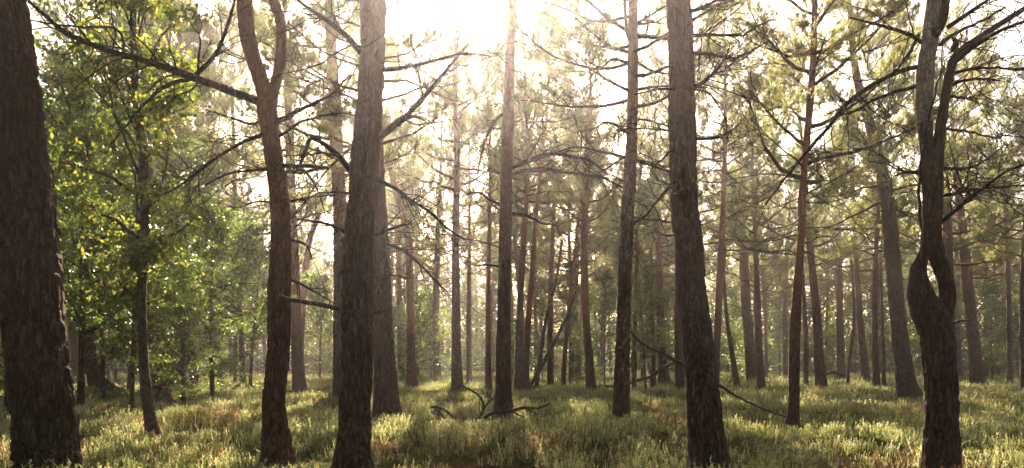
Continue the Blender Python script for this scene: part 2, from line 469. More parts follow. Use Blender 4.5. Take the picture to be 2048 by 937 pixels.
def leaf_crown(seed, H, Rm, hb, nleaf, size, mats, nl=26, el0=15, spread=.30, flat=.5):
    """broadleaf crown with its limbs; origin at the foot of the stem"""
    r = np.random.default_rng(seed); mb = MB(); pts = []
    az = r.uniform(0, 6.28)
    for i in range(nl):
        t = (i + r.uniform(0, .9)) / nl
        az += 2.4 + r.normal(0, .6)
        L = Rm * (.45 + .75 * math.sin(math.pi * min(1, t * .8 + .22))) * r.uniform(.55, 1.15)
        el = R(el0 + 45 * t + r.normal(0, 12))
        d = np.array([math.cos(az) * math.cos(el), math.sin(az) * math.cos(el), math.sin(el)])
        pl = grow((0, 0, hb + t * (H - hb) * .9), d, L, 7, .17, .1, r)
        mb.tube(pl, np.linspace(.03 * (1.2 - t * .6), .005, 8), 4, 0)
        for k in range(9):
            a = r.uniform(.25, 1.0) * 7; i0 = min(6, int(a)); p = pl[i0] + (pl[i0 + 1] - pl[i0]) * (a - i0)
            tg = pl[i0 + 1] - pl[i0]; tg /= np.linalg.norm(tg)
            sp = grow(p, tg * .5 + rand_dirs(1, r)[0] * np.array([1, 1, flat]), L * r.uniform(.2, .45), 4, .2, 0, r)
            mb.tube(sp, np.linspace(.009, .003, 5), 3, 0, cap=False)
            pts.append(sp[1:])
    c = np.concatenate(pts); k = r.integers(0, len(c), nleaf)
    pos = c[k] + r.normal(0, spread, (nleaf, 3)) * np.array([1, 1, .3]) * r.random((nleaf, 1))
    leaves(mb, pos, r, size)
    return mb.mesh('crown', mats)


PINE = [pine_crown(100 + i, H=h, Rm=q, nl=n, low=l) for i, (h, q, n, l) in enumerate(
    [(9, 2.8, 38, .3), (8, 3.2, 36, .6), (10, 2.5, 42, .4), (7, 3.1, 34, .7), (9.5, 2.7, 38, .5), (8.5, 2.4, 36, .4)])]
OAK = [leaf_crown(200, 9, 2.9, 2.0, 20000, .062, [M_DEAD, M_OAK]), leaf_crown(201, 8, 2.6, 1.6, 17000, .06, [M_DEAD, M_OAK]),
       leaf_crown(202, 6.5, 2.2, .9, 12000, .06, [M_DEAD, M_OAK])]
BIRCH = [leaf_crown(210, 7, 1.5, 1.8, 10000, .048, [M_BIRCH, M_BIRCHLEAF], nl=24, el0=30, spread=.22),
         leaf_crown(211, 6, 1.7, 1.2, 10000, .05, [M_BIRCH, M_BIRCHLEAF], nl=22, el0=20, spread=.25)]
SAPL = [leaf_crown(220, 3.6, 1.5, .3, 4000, .055, [M_DEAD, M_OAK], nl=16), leaf_crown(221, 2.8, 1.7, .15, 3600, .055, [M_DEAD, M_BIRCHLEAF], nl=14),
        leaf_crown(222, 4.5, 1.6, .5, 4600, .06, [M_DEAD, M_OAK], nl=18)]


def put(name, me, parent, loc=(0, 0, 0), rot=(0, 0, 0), scl=(1, 1, 1), quat=None):
    o = bpy.data.objects.new(name, me); C.objects.link(o); o.parent = parent
    o.location = tuple(float(c) for c in loc)
    if quat is not None:
        o.rotation_mode = 'QUATERNION'; o.rotation_quaternion = quat
    else: o.rotation_euler = rot
    o.scale = scl
    return o


# ------------------------------------------------------------------ the pines of the photograph
OCC = []          # (x, y) of every standing tree
seedn = [1000]


def px_line(pts, d, d2=None):
    """pixels (x, y, width) to points and radii, distance running from d to d2"""
    n = len(pts); d2 = d if d2 is None else d2
    o = []; rr = []
    for k, q in enumerate(pts):
        dd = d + (d2 - d) * (k / max(1, n - 1))
        o.append(P(q[0], q[1], dd)); rr.append(q[2] * dd / FPX / 2)
    return np.array(o), np.array(rr)


def pine(label, d, pts, H=None, hb=7.2, near=False, mat=None, crown=0, cs=1.0, branches=(), dead=8, dead_lo=2.6, group=None,
         amp=.014, name='pine_tree', deadL=1.3, arms=()):
    seedn[0] += 1; seed = seedn[0]; r = np.random.default_rng(seed)
    mat = mat or M_BARK
    if d > 12: d *= .955; branches = [(b[0], b[1] * .955) + tuple(b[2:]) for b in branches]
    if d > 16.5: hb -= 1.6
    if 19 < d < 37: cs *= .85
    if 840 < pts[0][0] < 1140: cs *= .62; hb += 1.8      # crowns shrunk and raised towards the sun so its light passes
    if H is None: H = 15.5 if d < 22 else 18.5
    pp, rr = px_line(pts, d)
    base = np.array([pp[0][0], d, 0.]); base[2] = float(gz(base[0], base[1])) - .03
    OCC.append((base[0], d))
    root = thing(name, label, 'tree', base, group)
    loc = pp - base
    if loc[0][2] > .05:
        loc = np.vstack([[loc[0][0], 0, -.05], loc]); rr = np.concatenate([[rr[0] * 1.02], rr])
    else: loc[0][2] = -.06
    loc[1:, 1] += np.cumsum(r.normal(0, .04, len(loc) - 1))
    top = loc[-1]; dirn = loc[-1] - loc[max(0, len(loc) - 3)]; dirn /= np.linalg.norm(dirn)
    rtop = rr[-1]
    if top[2] < H - .5 and not arms:
        m_ = 6; ext = []; er = []; p = top.copy(); dd = dirn
        for k in range(m_):
            dd = dd * .7 + np.array([0, 0, .3]) + r.normal(0, .03, 3); dd /= np.linalg.norm(dd)
            p = p + dd * (H - top[2]) / m_; ext.append(p.copy()); er.append(max(.02, rtop * (1 - (k + 1) / m_) ** .8))
        loc = np.vstack([loc, ext]); rr = np.concatenate([rr, er])
    mb = MB()
    if near: rough_tube(mb, loc, rr, 128 if d < 13 else 72, .018 if d < 13 else .03, amp * 1.7, seed, flare=.6, cell=(.085, .26))
    else: rough_tube(mb, loc, rr, 20, .12, amp * .7, seed, flare=.35, cell=(.16, .4))
    fine = spline(np.column_stack([loc, rr]), 120)
    def at_h(h):
        k = int(np.argmin(np.abs(fine[:, 2] - h))); return fine[k, :3], fine[k, 3]
    # bare lower limbs
    az = r.uniform(0, 6.28)
    for k in range(dead):
        h = dead_lo + (hb + 1 - dead_lo) * (k + r.uniform(0, .9)) / dead
        if h > loc[-1][2] - .3: break
        az += 2.4 + r.normal(0, .5)
        p, rad = at_h(h)
        el = R(r.uniform(-25, 25))
        dv = np.array([math.cos(az) * math.cos(el), math.sin(az) * math.cos(el) * .8, math.sin(el)])
        LL = deadL * r.uniform(.5, 1.6)
        if near:
            bm_ = MB(); bare_limb(bm_, p + dv * rad * .5, dv, LL, .012 + .012 * r.random(), r, 0, .13, r.uniform(-.5, .6), 0, 6)
            bm_.build('branch', [M_DEAD], root)
        else:
            bare_limb(mb, p, dv, LL, .014 + .012 * r.random(), r, 0, .15, r.uniform(-.5, .6), 0, 4)
    trunk = mb.build('trunk', [mat], root)
    # limbs traced from the photograph, each at its own depth
    for b in branches:
        bp_, d2 = b[0], b[1]
        q, qr = px_line(bp_, d, d2); q = q - base; qr = qr * np.linspace(.95, .7, len(qr))
        ca = fine[np.argmin(np.linalg.norm(fine[:, :3] - q[0], axis=1))]
        gap = np.linalg.norm(ca[:3] - q[0])
        if gap < ca[3] * 2.2 and gap > .02:
            q = np.vstack([ca[:3] * .6 + q[0] * .4, q]); qr = np.concatenate([[qr[0] * 1.15], qr])
        bm_ = MB()
        big = qr.max() > .03
        qq = np.column_stack([q, qr]); m_ = max(8, int(np.linalg.norm(np.diff(q, axis=0), axis=1).sum() / .08))
        s_ = spline(qq, m_); s_[1:-1, :3] += r.normal(0, .006, (m_ - 2, 3))
        if big: rough_tube(bm_, q, qr, 20, .04, .006, seed + 5, cell=(.05, .12))
        else: bm_.tube(s_[:, :3], np.maximum(s_[:, 3], .003), 7, 0)
        tw = (b[2] if len(b) > 2 else 5) * 3
        for _ in range(tw):
            a = int(r.integers(m_ // 5, m_ - 1)); t = s_[a + 1, :3] - s_[a - 1, :3]; t /= np.linalg.norm(t)
            dv = t * .8 + rand_dirs(1, r)[0] * .9
            bare_limb(bm_, s_[a, :3], dv, r.uniform(.3, 1.5) * (1 if d < 15 else 1.4), max(.005, s_[a, 3] * .4), r, 0 if _ % 2 else 1, .2, r.uniform(-.4, .6), 0, 4)
        bo = bm_.build('branch', [b[3] if len(b) > 3 else M_DEAD], root)
    for arm in arms:
        q, qr = px_line(arm[0], d, arm[1]); q = q - base
        am = MB()
        if len(arm) > 3 and arm[3] > 0:      # runs on up to its own crown
            p = q[-1]; dd = q[-1] - q[-2]; dd /= np.linalg.norm(dd); ext = []; er = []
            for k in range(5):
                dd = dd * .6 + np.array([0, 0, .4]); dd /= np.linalg.norm(dd); p = p + dd * arm[3] / 5
                ext.append(p.copy()); er.append(qr[-1] * (1 - .17 * (k + 1)))
            q = np.vstack([q, ext]); qr = np.concatenate([qr, er])
            put('crown', PINE[crown % 6] if crown is not None else PINE[0], root, q[-4], (0, 0, r.uniform(0, 6)), (.8,) * 3)
        rough_tube(am, q, qr, 48, .025, .008, seed + 9, cell=(.06, .16))
        am.build('limb', [arm[2]], root)
    if crown is not None and not arms:
        p, _ = at_h(hb); tp_ = loc[-1] - p
        qz = Vector((0, 0, 1)).rotation_difference(Vector(tp_)) @ Matrix.Rotation(r.uniform(0, 6.28), 4, 'Z').to_quaternion()
        k = np.linalg.norm(tp_) / [9, 8, 10, 7, 9.5, 8.5][crown % 6]
        put('crown', PINE[crown % 6], root, p, scl=(cs * .5 + k * .5, cs * .5 + k * .5, k), quat=qz)
    return root


pine('massive dark pine trunk at the left edge, furrowed bark catching light on its right side', 8.6,
     [(99, 990, 122), (92, 937, 115), (81, 800, 113), (64, 600, 110), (48, 400, 101), (31, 200, 94), (9, 0, 86)], near=True, H=17, hb=9.5, dead=3, dead_lo=6.5,
     mat=M_BARK_LOW, amp=.026, crown=0, cs=1.1)

pine('forked pine with an orange upper stem that splits in two high up', 10.4,
     [(556, 944, 66), (553, 880, 54), (551, 800, 45), (557, 700, 45), (559, 600, 45), (565, 467, 39), (559, 400, 38), (544, 300, 36), (533, 205, 40)],
     near=True, mat=M_BARK_FORK, amp=.011, dead=3, dead_lo=2.2, deadL=.9, hb=5.0, crown=1,
     arms=[([(536, 225, 30), (524, 170, 30), (505, 110, 31), (494, 60, 31), (489, 0, 31), (490, -60, 28)], 10.4, M_BARK_FORK, 4.5),
           ([(540, 220, 24), (548, 180, 22), (559, 130, 20), (563, 70, 20), (556, 25, 19), (540, -15, 17), (530, -60, 15)], 10.6, M_BARK_FORK, 3.5)],
     branches=[([(530, 208, 20), (470, 186, 16), (385, 155, 17), (300, 125, 15), (210, 100, 13), (130, 65, 12), (95, 35, 10), (60, 5, 8), (45, -20, 6)], 9.4, 9),
               ([(385, 157, 9), (340, 170, 9), (300, 197, 8), (262, 240, 7), (222, 288, 4)], 9.7, 3),
               ([(390, 152, 10), (430, 110, 9), (452, 60, 8), (470, 0, 7), (474, -30, 5)], 10.0, 4),
               ([(250, 112, 5), (235, 60, 5), (150, 55, 5), (60, 40, 4), (50, 28, 3)], 9.2, 3),
               ([(548, 262, 10), (490, 283, 8), (430, 318, 7), (400, 342, 7), (350, 378, 5), (318, 392, 3)], 9.8, 5),
               ([(548, 340, 8), (512, 341, 6), (460, 347, 5), (410, 370, 4)], 10.0, 3),
               ([(530, 240, 8), (500, 248, 6), (460, 235, 5), (412, 220, 4)], 10.3, 4),
               ([(560, 240, 10), (610, 215, 8), (660, 190, 7), (700, 150, 5)], 11.3, 4),
               ([(556, 275, 7), (600, 245, 6), (650, 232, 5), (705, 225, 4)], 11.0, 3),
               ([(575, 332, 8), (620, 333, 9), (655, 336, 7)], 10.7, 2),
               ([(572, 330, 7), (610, 345, 6), (632, 375, 5), (645, 410, 4), (655, 450, 2)], 10.2, 3),
               ([(578, 405, 6), (620, 395, 5), (680, 388, 4)], 10.9, 3),
               ([(578, 480, 7), (612, 490, 5), (622, 520, 4)], 10.2, 2)])

pine('thickest central pine with a broken bare stub pointing left', 10.3,
     [(706, 941, 72), (707, 900, 63), (711, 850, 61), (717, 700, 60), (719, 600, 58), (722, 467, 56), (725, 400, 55), (731, 300, 53), (740, 200, 51), (744, 100, 49), (745, 0, 49)],
     near=True, H=17, hb=8.5, dead=2, dead_lo=6.4, mat=M_BARK_LOW, amp=.02, crown=2, cs=1.1,
     branches=[([(705, 627, 13), (650, 612, 11), (600, 603, 10), (575, 598, 11), (558, 590, 9)], 9.3, 0, M_STUB),
               ([(705, 345, 15), (680, 315, 13), (650, 290, 11), (622, 278, 10), (612, 302, 9), (600, 330, 7), (588, 348, 4)], 9.6, 3),
               ([(700, 468, 8), (660, 450, 7), (620, 442, 6), (606, 440, 5)], 9.8, 2),
               ([(725, 108, 15), (695, 75, 13), (655, 42, 11), (605, 8, 9), (580, -20, 7)], 9.8, 5),
               ([(758, 275, 15), (790, 250, 13), (820, 225, 12), (868, 172, 11), (900, 132, 9), (935, 90, 6)], 10.9, 6),
               ([(765, 140, 11), (800, 137, 10), (835, 130, 9), (875, 120, 8), (930, 108, 6), (980, 112, 4)], 10.8, 6),
               ([(752, 360, 9), (790, 377, 8), (820, 400, 8), (860, 425, 7), (892, 455, 6), (930, 480, 4)], 10.9, 6),
               ([(720, 392, 6), (680, 385, 6), (640, 388, 5), (595, 405, 3)], 9.8, 3),
               ([(750, 470, 7), (790, 455, 6), (820, 448, 4)], 10.5, 3),
               ([(748, 625, 8), (775, 620, 5), (782, 613, 3)], 10.2, 0),
               ([(712, 575, 5), (690, 555, 4), (676, 545, 3)], 10.0, 0)])

pine('tall grey brown pine right of centre, straight and branchless low down', 9.9,
     [(1421, 952, 88), (1418, 930, 77), (1407, 800, 65), (1398, 700, 58), (1386, 600, 58), (1377, 467, 56), (1372, 400, 55), (1368, 200, 53), (1362, 0, 50)],
     near=True, H=17, hb=9, dead=0, mat=M_BARK_LOW, amp=.015, crown=3, cs=1.1,
     branches=[([(1390, 72, 8), (1450, 70, 7), (1487, 70, 6), (1520, 50, 5), (1545, 40, 3)], 10.3, 6),
               ([(1393, 105, 8), (1425, 110, 7), (1465, 118, 6), (1505, 100, 5), (1540, 80, 3)], 9.7, 7),
               ([(1396, 172, 9), (1425, 148, 7), (1445, 125, 6), (1460, 95, 4)], 9.6, 5),
               ([(1400, 278, 7), (1440, 273, 6), (1470, 255, 4), (1492, 232, 3)], 10.5, 4),
               ([(1388, 22, 9), (1415, 10, 7), (1440, 0, 6), (1470, 4, 5)], 9.8, 3),
               ([(1395, 180, 5), (1420, 190, 4), (1440, 220, 3), (1455, 245, 2)], 10.2, 4),
               ([(1352, 365, 8), (1320, 395, 7), (1290, 430, 6), (1252, 460, 3)], 10.4, 4),
               ([(1350, 300, 7), (1325, 318, 5), (1303, 338, 4)], 10.1, 1),
               ([(1345, 178, 7), (1310, 180, 5), (1270, 190, 4)], 10.2, 3),
               ([(1345, 262, 5), (1300, 258, 4), (1250, 258, 3)], 10.4, 2)])

pine('straight slim pine standing alone in the heather left of the tall grey brown one', 17.6,
     [(1242, 853, 41), (1242, 830, 35), (1243, 750, 31), (1246, 650, 28), (1252, 467, 26), (1257, 400, 25), (1262, 300, 23), (1264, 200, 22), (1266, 0, 20)],
     near=True, H=16, hb=8.6, dead=9, dead_lo=4.6, deadL=1.9, crown=4, amp=.012,
     branches=[([(1256, 62, 9), (1220, 40, 8), (1190, 15, 7), (1165, -10, 6)], 16.8, 6),
               ([(1256, 105, 8), (1215, 90, 7), (1180, 62, 5), (1150, 35, 4)], 18.4, 6),
               ([(1274, 72, 11), (1310, 75, 10), (1345, 78, 8)], 17.2, 2),
               ([(1274, 125, 7), (1300, 140, 6), (1340, 150, 5)], 17.9, 2),
               ([(1276, 45, 7), (1310, 25, 6), (1345, 5, 5)], 18.3, 3),
               ([(1254, 125, 7), (1225, 120, 6), (1200, 135, 5), (1170, 118, 4)], 18.0, 5),
               ([(1272, 180, 7), (1300, 175, 6), (1340, 172, 5)], 17.0, 3),
               ([(1248, 260, 8), (1215, 245, 6), (1180, 262, 4)], 17.3, 5),
               ([(1250, 315, 7), (1200, 303, 6), (1150, 295, 5), (1100, 310, 4)], 18.2, 6),
               ([(1265, 320, 6), (1300, 330, 5), (1340, 345, 4)], 18.1, 4)])

pine('dark reddish slender pine by the end of the long leaning dead branch', 17.5,
     [(1586, 855, 26), (1586, 800, 22), (1589, 700, 21), (1596, 600, 19), (1606, 467, 15), (1609, 400, 15), (1616, 300, 13), (1623, 200, 14), (1629, 100, 13), (1634, 0, 10)],
     near=True, H=15, hb=7.0, dead=16, dead_lo=3.8, deadL=1.7, crown=5, mat=M_BARK_RED, amp=.008, cs=.8)

FORK_LOW = [(1880, 958, 70), (1880, 937, 66), (1874, 800, 63), (1869, 700, 62), (1862, 650, 66), (1852, 622, 62), (1842, 600, 53), (1832, 572, 40), (1835, 540, 30),
            (1842, 505, 21), (1846, 467, 23), (1848, 400, 28), (1847, 300, 26), (1846, 250, 28)]
pine('twin stemmed dead topped pine on the right with an eye shaped gap between its stems', 9.8, FORK_LOW,
     near=True, mat=M_BARK_LOW, amp=.013, dead=0, crown=3, hb=7, name='pine_tree',
     arms=[([(1848, 262, 27), (1848, 200, 34), (1850, 130, 35), (1856, 95, 33), (1862, 60, 33), (1870, 0, 30), (1880, -70, 26)], 9.7, M_BARE, 0),
           ([(1870, 655, 44), (1886, 622, 38), (1894, 592, 32), (1888, 555, 30), (1873, 510, 31), (1867, 467, 30), (1873, 400, 25), (1876, 300, 22), (1890, 200, 18), (1904, 130, 18), (1925, 100, 15),
             (1980, 62, 12), (2048, 18, 10), (2110, -20, 8)], 9.5, M_BARK_LOW, 0),
           ([(1852, 92, 20), (1868, 70, 20), (1884, 45, 18), (1892, 0, 16), (1896, -60, 14)], 9.3, M_BARK_LOW, 4.0)],
     branches=[([(1846, 132, 10), (1800, 143, 10), (1737, 175, 10), (1686, 215, 10), (1661, 250, 9), (1621, 295, 8), (1576, 350, 6), (1536, 402, 5), (1526, 414, 3)], 8.9, 6),
               ([(1840, 172, 9), (1787, 185, 8), (1750, 200, 7), (1706, 225, 6), (1680, 230, 4)], 9.4, 6),
               ([(1850, 90, 10), (1820, 70, 9), (1757, 50, 7), (1700, 36, 5)], 9.3, 2),
               ([(1836, 72, 9), (1818, 105, 9), (1797, 135, 8), (1780, 150, 7)], 9.2, 1),
               ([(1895, 55, 10), (1935, 28, 9), (1976, 0, 8), (2010, -25, 6)], 9.6, 5),
               ([(1880, 90, 9), (1915, 65, 8), (1960, 45, 7), (2010, 15, 6)], 10.6, 5),
               ([(1904, 128, 12), (1950, 92, 11), (2000, 62, 9), (2060, 40, 7)], 8.9, 5),
               ([(1898, 152, 8), (1930, 140, 7), (1990, 137, 6), (2060, 139, 5)], 9.4, 6),
               ([(1892, 178, 8), (1925, 163, 7), (1965, 158, 6), (2000, 162, 4)], 9.9, 5),
               ([(1909, 100, 14), (1911, 85, 13), (1909, 78, 9)], 9.6, 0),
               ([(1870, 455, 10), (1915, 418, 9), (1975, 370, 8), (2015, 342, 7), (2060, 325, 6)], 9.2, 6),
               ([(1880, 395, 8), (1960, 378, 6), (2050, 372, 5)], 9.9, 6),
               ([(1872, 330, 9), (1905, 338, 7), (1955, 330, 6), (2010, 290, 4)], 10.4, 8),
               ([(1845, 480, 5), (1838, 400, 7), (1842, 320, 6), (1858, 240, 5), (1880, 150, 5), (1890, 130, 5)], 9.5, 1),
               ([(1890, 652, 8), (1918, 644, 6), (1945, 640, 4)], 9.6, 0),
               ([(1840, 345, 10), (1810, 345, 8), (1790, 352, 5)], 9.6, 2),
               ([(1890, 195, 8), (1920, 196, 6), (1945, 199, 4)], 9.6, 2),
               ([(1885, 260, 7), (1930, 262, 5), (1990, 275, 4), (2040, 262, 3)], 10.3, 7)])

pine('stout pine base with swollen foot right behind the thickest central pine', 20.8,
     [(774, 832, 62), (773, 800, 50), (768, 700, 42), (763, 600, 38), (759, 467, 34), (756, 400, 31), (752, 300, 27), (749, 150, 24)], near=True, dead=7, dead_lo=4, deadL=1.8, crown=0, hb=8.5,
     branches=[([(770, 492, 8), (800, 498, 8), (830, 520, 7), (865, 555, 6), (895, 585, 4)], 19.5, 5),
               ([(772, 550, 5), (800, 553, 4), (818, 558, 3)], 20, 2)])
pine('straight pine left of centre half hidden behind the thickest central trunk', 26,
     [(690, 808, 50), (689, 760, 46), (686, 600, 40), (683, 500, 34), (678, 400, 28), (672, 300, 26), (666, 200, 25), (660, 100, 22), (655, 0, 20)], near=True, dead=9, dead_lo=5, deadL=1.8, crown=1, hb=9.0)
pine('pale barked pine in the centre of the glade below the sun glow', 21.8,
     [(1008, 826, 40), (1007, 790, 34), (1007, 700, 29), (1008, 600, 26), (1011, 467, 25), (1014, 300, 24), (1018, 200, 22), (1022, 80, 18), (1027, 0, 15)],
     near=True, dead=11, dead_lo=4.6, deadL=2.0, crown=2, hb=12.2, H=17, cs=.5, amp=.009,
     branches=[([(1020, 335, 11), (1060, 322, 11), (1105, 308, 10), (1150, 315, 9), (1180, 322, 8), (1215, 350, 5)], 20.8, 6),
               ([(1020, 348, 8), (1080, 338, 8), (1130, 345, 7), (1200, 355, 6), (1245, 375, 4)], 22.5, 6),
               ([(1018, 428, 9), (1050, 432, 8), (1080, 445, 7), (1110, 452, 5), (1120, 470, 3)], 21.0, 4),
               ([(1002, 410, 7), (980, 400, 6), (955, 385, 5), (925, 392, 4)], 22.2, 5),
               ([(1010, 225, 8), (985, 250, 7), (965, 300, 6), (955, 350, 4)], 22.8, 5),
               ([(995, 533, 5), (970, 530, 5), (950, 532, 4)], 21.6, 1)])
pine('slender pine with its base ringed by bright heather, left of the glade', 35.2,
     [(915, 786, 26), (913, 700, 19), (912, 600, 17), (912, 467, 15), (914, 300, 13), (910, 150, 10)], near=True, dead=14, dead_lo=4, deadL=2.4, crown=3, hb=8.5, amp=.008)
pine('crooked pine whose stem bends left and splits near mid height', 41,
     [(824, 777, 26), (823, 740, 19), (821, 650, 16), (818, 500, 15), (812, 455, 14), (800, 405, 13), (790, 375, 11)], near=True, mat=M_BARK_FORK, dead=10, dead_lo=4, deadL=2.4, crown=4, hb=10, amp=.008)
pine('straight pine with a shaded side right of the glade centre', 37.5,
     [(1183, 782, 22), (1180, 740, 18), (1173, 650, 15), (1169, 550, 14), (1169, 467, 14), (1174, 350, 12), (1180, 250, 9)], near=True, dead=14, dead_lo=4.5, deadL=2.4, crown=5, hb=9.5, amp=.008, mat=M_BARK_FORK)
pine('large leaning pine with flaky bark left of the twin stemmed pine', 31.5,
     [(1818, 793, 46), (1810, 760, 36), (1799, 680, 31), (1791, 600, 29), (1784, 520, 28), (1778, 450, 27), (1768, 370, 25), (1748, 280, 20), (1720, 180, 16)], near=True, dead=12, dead_lo=4.5, deadL=2.2, crown=0, hb=8.5, mat=M_BARK_LOW, amp=.016)
pine('dark pine directly behind the twin stemmed pine', 41,
     [(1899, 777, 28), (1897, 700, 24), (1896, 600, 20), (1893, 467, 18), (1890, 380, 16), (1885, 260, 12)], dead=12, deadL=2.2, crown=1, hb=8)
pine('left leaning stout pine in the open heather near the right edge', 46,
     [(1957, 770, 32), (1950, 720, 24), (1940, 620, 21), (1930, 500, 18), (1922, 420, 15), (1912, 330, 11)], near=True, dead=12, deadL=2.2, crown=2, hb=9.5, dead_lo=5, amp=.012)
pine('slightly leaning pine just right of the dark reddish slender one', 43,
     [(1643, 772, 24), (1638, 720, 18), (1631, 620, 16), (1622, 520, 13), (1616, 440, 11), (1610, 350, 8)], dead=12, deadL=2, crown=3, hb=8.5)
pine('dark stump thick pine left of the forked pine, behind the mossy stem', 27,
     [(320, 808, 44), (315, 760, 36), (309, 680, 33), (305, 600, 30), (300, 500, 27), (296, 400, 23), (290, 250, 18)], near=True, dead=8, dead_lo=5, crown=4, hb=9, mat=M_BARK_LOW, amp=.018)
pine('shaded pine right behind the mossy stem, thinner than its neighbours', 37,
     [(341, 783, 20), (338, 700, 17), (336, 560, 15), (338, 400, 12)], dead=8, crown=5, hb=9, mat=M_BARK_LOW)
pine('stout shaded pine at the edge of the bramble mound', 40,
     [(363, 780, 36), (358, 740, 28), (356, 600, 23), (352, 480, 18), (350, 350, 14)], dead=10, crown=0, hb=9.5, mat=M_BARK_LOW)
pine('left leaning pine with a heavy foot in the dark left woods', 33,
     [(208, 790, 52), (190, 755, 34), (176, 700, 31), (169, 620, 27), (172, 520, 23), (178, 400, 18)], near=True, dead=6, crown=1, hb=9, mat=M_BARK_LOW, amp=.016)
pine('reddish pine whose orange upper stem shows through the oak leaves left of the forked pine', 40,
     [(392, 778, 20), (380, 700, 17), (362, 560, 16), (346, 400, 15), (350, 330, 14), (357, 260, 12), (360, 150, 10)], dead=12, deadL=2.2, crown=1, hb=8.5, H=20, cs=1.2, mat=M_BARK_FORK)
pine('slim pine with a broad high crown set back behind the forked pine, on its left', 46,
     [(487, 771, 13), (483, 700, 11), (476, 560, 10), (470, 400, 9), (466, 250, 7)], dead=12, deadL=2.2, crown=3, hb=8, H=20, cs=1.3)
pine('slim dark pine immediately right of the big left edge trunk', 52,
     [(147, 764, 17), (146, 640, 16), (144, 500, 13), (146, 350, 10)], dead=6, crown=2, hb=9, mat=M_BARK_LOW)
pine('dark pine deep in the left woods beside the leaning heavy footed one', 60,
     [(204, 759, 15), (203, 640, 14), (202, 500, 11)], dead=6, crown=3, hb=9, mat=M_BARK_LOW)
pine('straight pine directly right of the forked pine stem', 36,
     [(600, 787, 30), (597, 740, 25), (593, 650, 23), (588, 520, 20), (582, 400, 19), (578, 250, 17)], near=True, dead=10, dead_lo=4, deadL=2, crown=4, hb=9, amp=.01, mat=M_BARK_FORK)
pine('thin pine curving to the right above its middle, right of the forked pine', 55,
     [(600, 763, 12), (603, 660, 11), (609, 560, 12), (620, 480, 11), (640, 425, 10), (656, 370, 9)], dead=8, deadL=2, crown=5, hb=13, H=18, mat=M_BARK_RED)
pine('thin straight pine immediately left of the pale barked glade pine', 39,
     [(977, 780, 14), (977, 700, 10), (977, 600, 9), (978, 467, 8), (981, 380, 7)], dead=10, deadL=1.8, crown=0, hb=8.5, mat=M_BARK_FORK)
pine('left stem of the close pair of pines just right of the pale barked pine', 36,
     [(1036, 786, 18), (1038, 700, 14), (1041, 600, 12), (1048, 467, 12), (1055, 350, 9)], near=True, dead=10, deadL=1.8, crown=1, hb=8.5, amp=.006)
pine('right stem of the close pair of pines just right of the pale barked pine', 36.6,
     [(1049, 785, 18), (1053, 700, 13), (1060, 600, 11), (1070, 467, 8), (1080, 350, 7)], dead=10, deadL=1.8, crown=2, hb=9, mat=M_BARK_FORK)
pine('thin tree leaning right in the gap right of the close pair', 40,
     [(1072, 780, 9), (1080, 720, 8), (1092, 640, 7), (1112, 560, 6), (1125, 480, 5)], dead=8, deadL=1.5, crown=None, H=7)
pine('straight dark pole like pine left of two thin leafy neighbours', 44,
     [(1101, 776, 14), (1100, 700, 12), (1101, 600, 10), (1105, 480, 8)], dead=10, deadL=2, crown=3, hb=9.5)
pine('thin pine tilting right with reddish bark before the shaded sided pine', 42,
     [(1126, 777, 10), (1130, 700, 9), (1137, 620, 8), (1148, 520, 6), (1158, 420, 5)], dead=8, deadL=1.6, crown=4, hb=8.5, H=12, mat=M_BARK_RED, cs=.6)
pine('thin pine close on the right of the slim lone pine', 41,
     [(1268, 780, 10), (1270, 650, 9), (1275, 500, 7), (1279, 380, 6)], dead=9, deadL=1.6, crown=5, hb=8.5, H=13, cs=.7)
pine('flaky grey pine with forked upper branches seen left of the tall grey brown one', 50,
     [(1328, 762, 24), (1324, 720, 19), (1321, 640, 16), (1317, 500, 13), (1314, 400, 10)], dead=12, deadL=2.2, crown=0, hb=9)
pine('thin stem in front of the flaky grey pine', 44,
     [(1306, 774, 11), (1307, 720, 9), (1304, 620, 7), (1302, 500, 6)], dead=8, deadL=1.6, crown=None, H=8)
pine('dark pine base peeping out left of the tall grey brown pine', 40,
     [(1360, 779, 20), (1357, 700, 16), (1356, 600, 14), (1356, 450, 11)], dead=8, deadL=1.6, crown=1, hb=9, mat=M_BARK_LOW)
pine('slender reddish pine rising close on the right of the tall grey brown one', 36,
     [(1430, 784, 16), (1432, 700, 14), (1437, 600, 14), (1441, 500, 12), (1446, 400, 10), (1450, 250, 8)], near=True, dead=18, dead_lo=4, deadL=2.2, crown=2, hb=9.5, amp=.006, mat=M_BARK_RED)
pine('thin snaking stem between the reddish pine and the pale broad one', 46,
     [(1474, 771, 13), (1465, 720, 10), (1456, 660, 8), (1449, 600, 7), (1447, 530, 6), (1452, 440, 5)], dead=8, deadL=1.5, crown=3, hb=9, H=12, cs=.6)
pine('pale broad pine set back with bark lit grey', 54,
     [(1506, 762, 26), (1500, 700, 21), (1494, 620, 19), (1489, 540, 18), (1487, 420, 14)], near=True, dead=10, deadL=2, crown=4, hb=10, amp=.01)
pine('dark slim pine overlapping the pale broad one', 41,
     [(1523, 777, 16), (1519, 700, 13), (1516, 620, 12), (1512, 520, 10), (1508, 400, 8)], dead=14, deadL=2, crown=5, hb=8.5)
pine('thin tree hard against the right of the dark reddish slender pine base', 46,
     [(1613, 770, 10), (1612, 690, 9), (1607, 600, 7), (1603, 500, 6)], dead=7, deadL=1.5, crown=None, H=8)
pine('squat dark pine stem set back right of the slightly leaning pine', 65,
     [(1683, 758, 18), (1681, 700, 15), (1679, 600, 13), (1677, 480, 10)], dead=8, deadL=2, crown=0, hb=10)
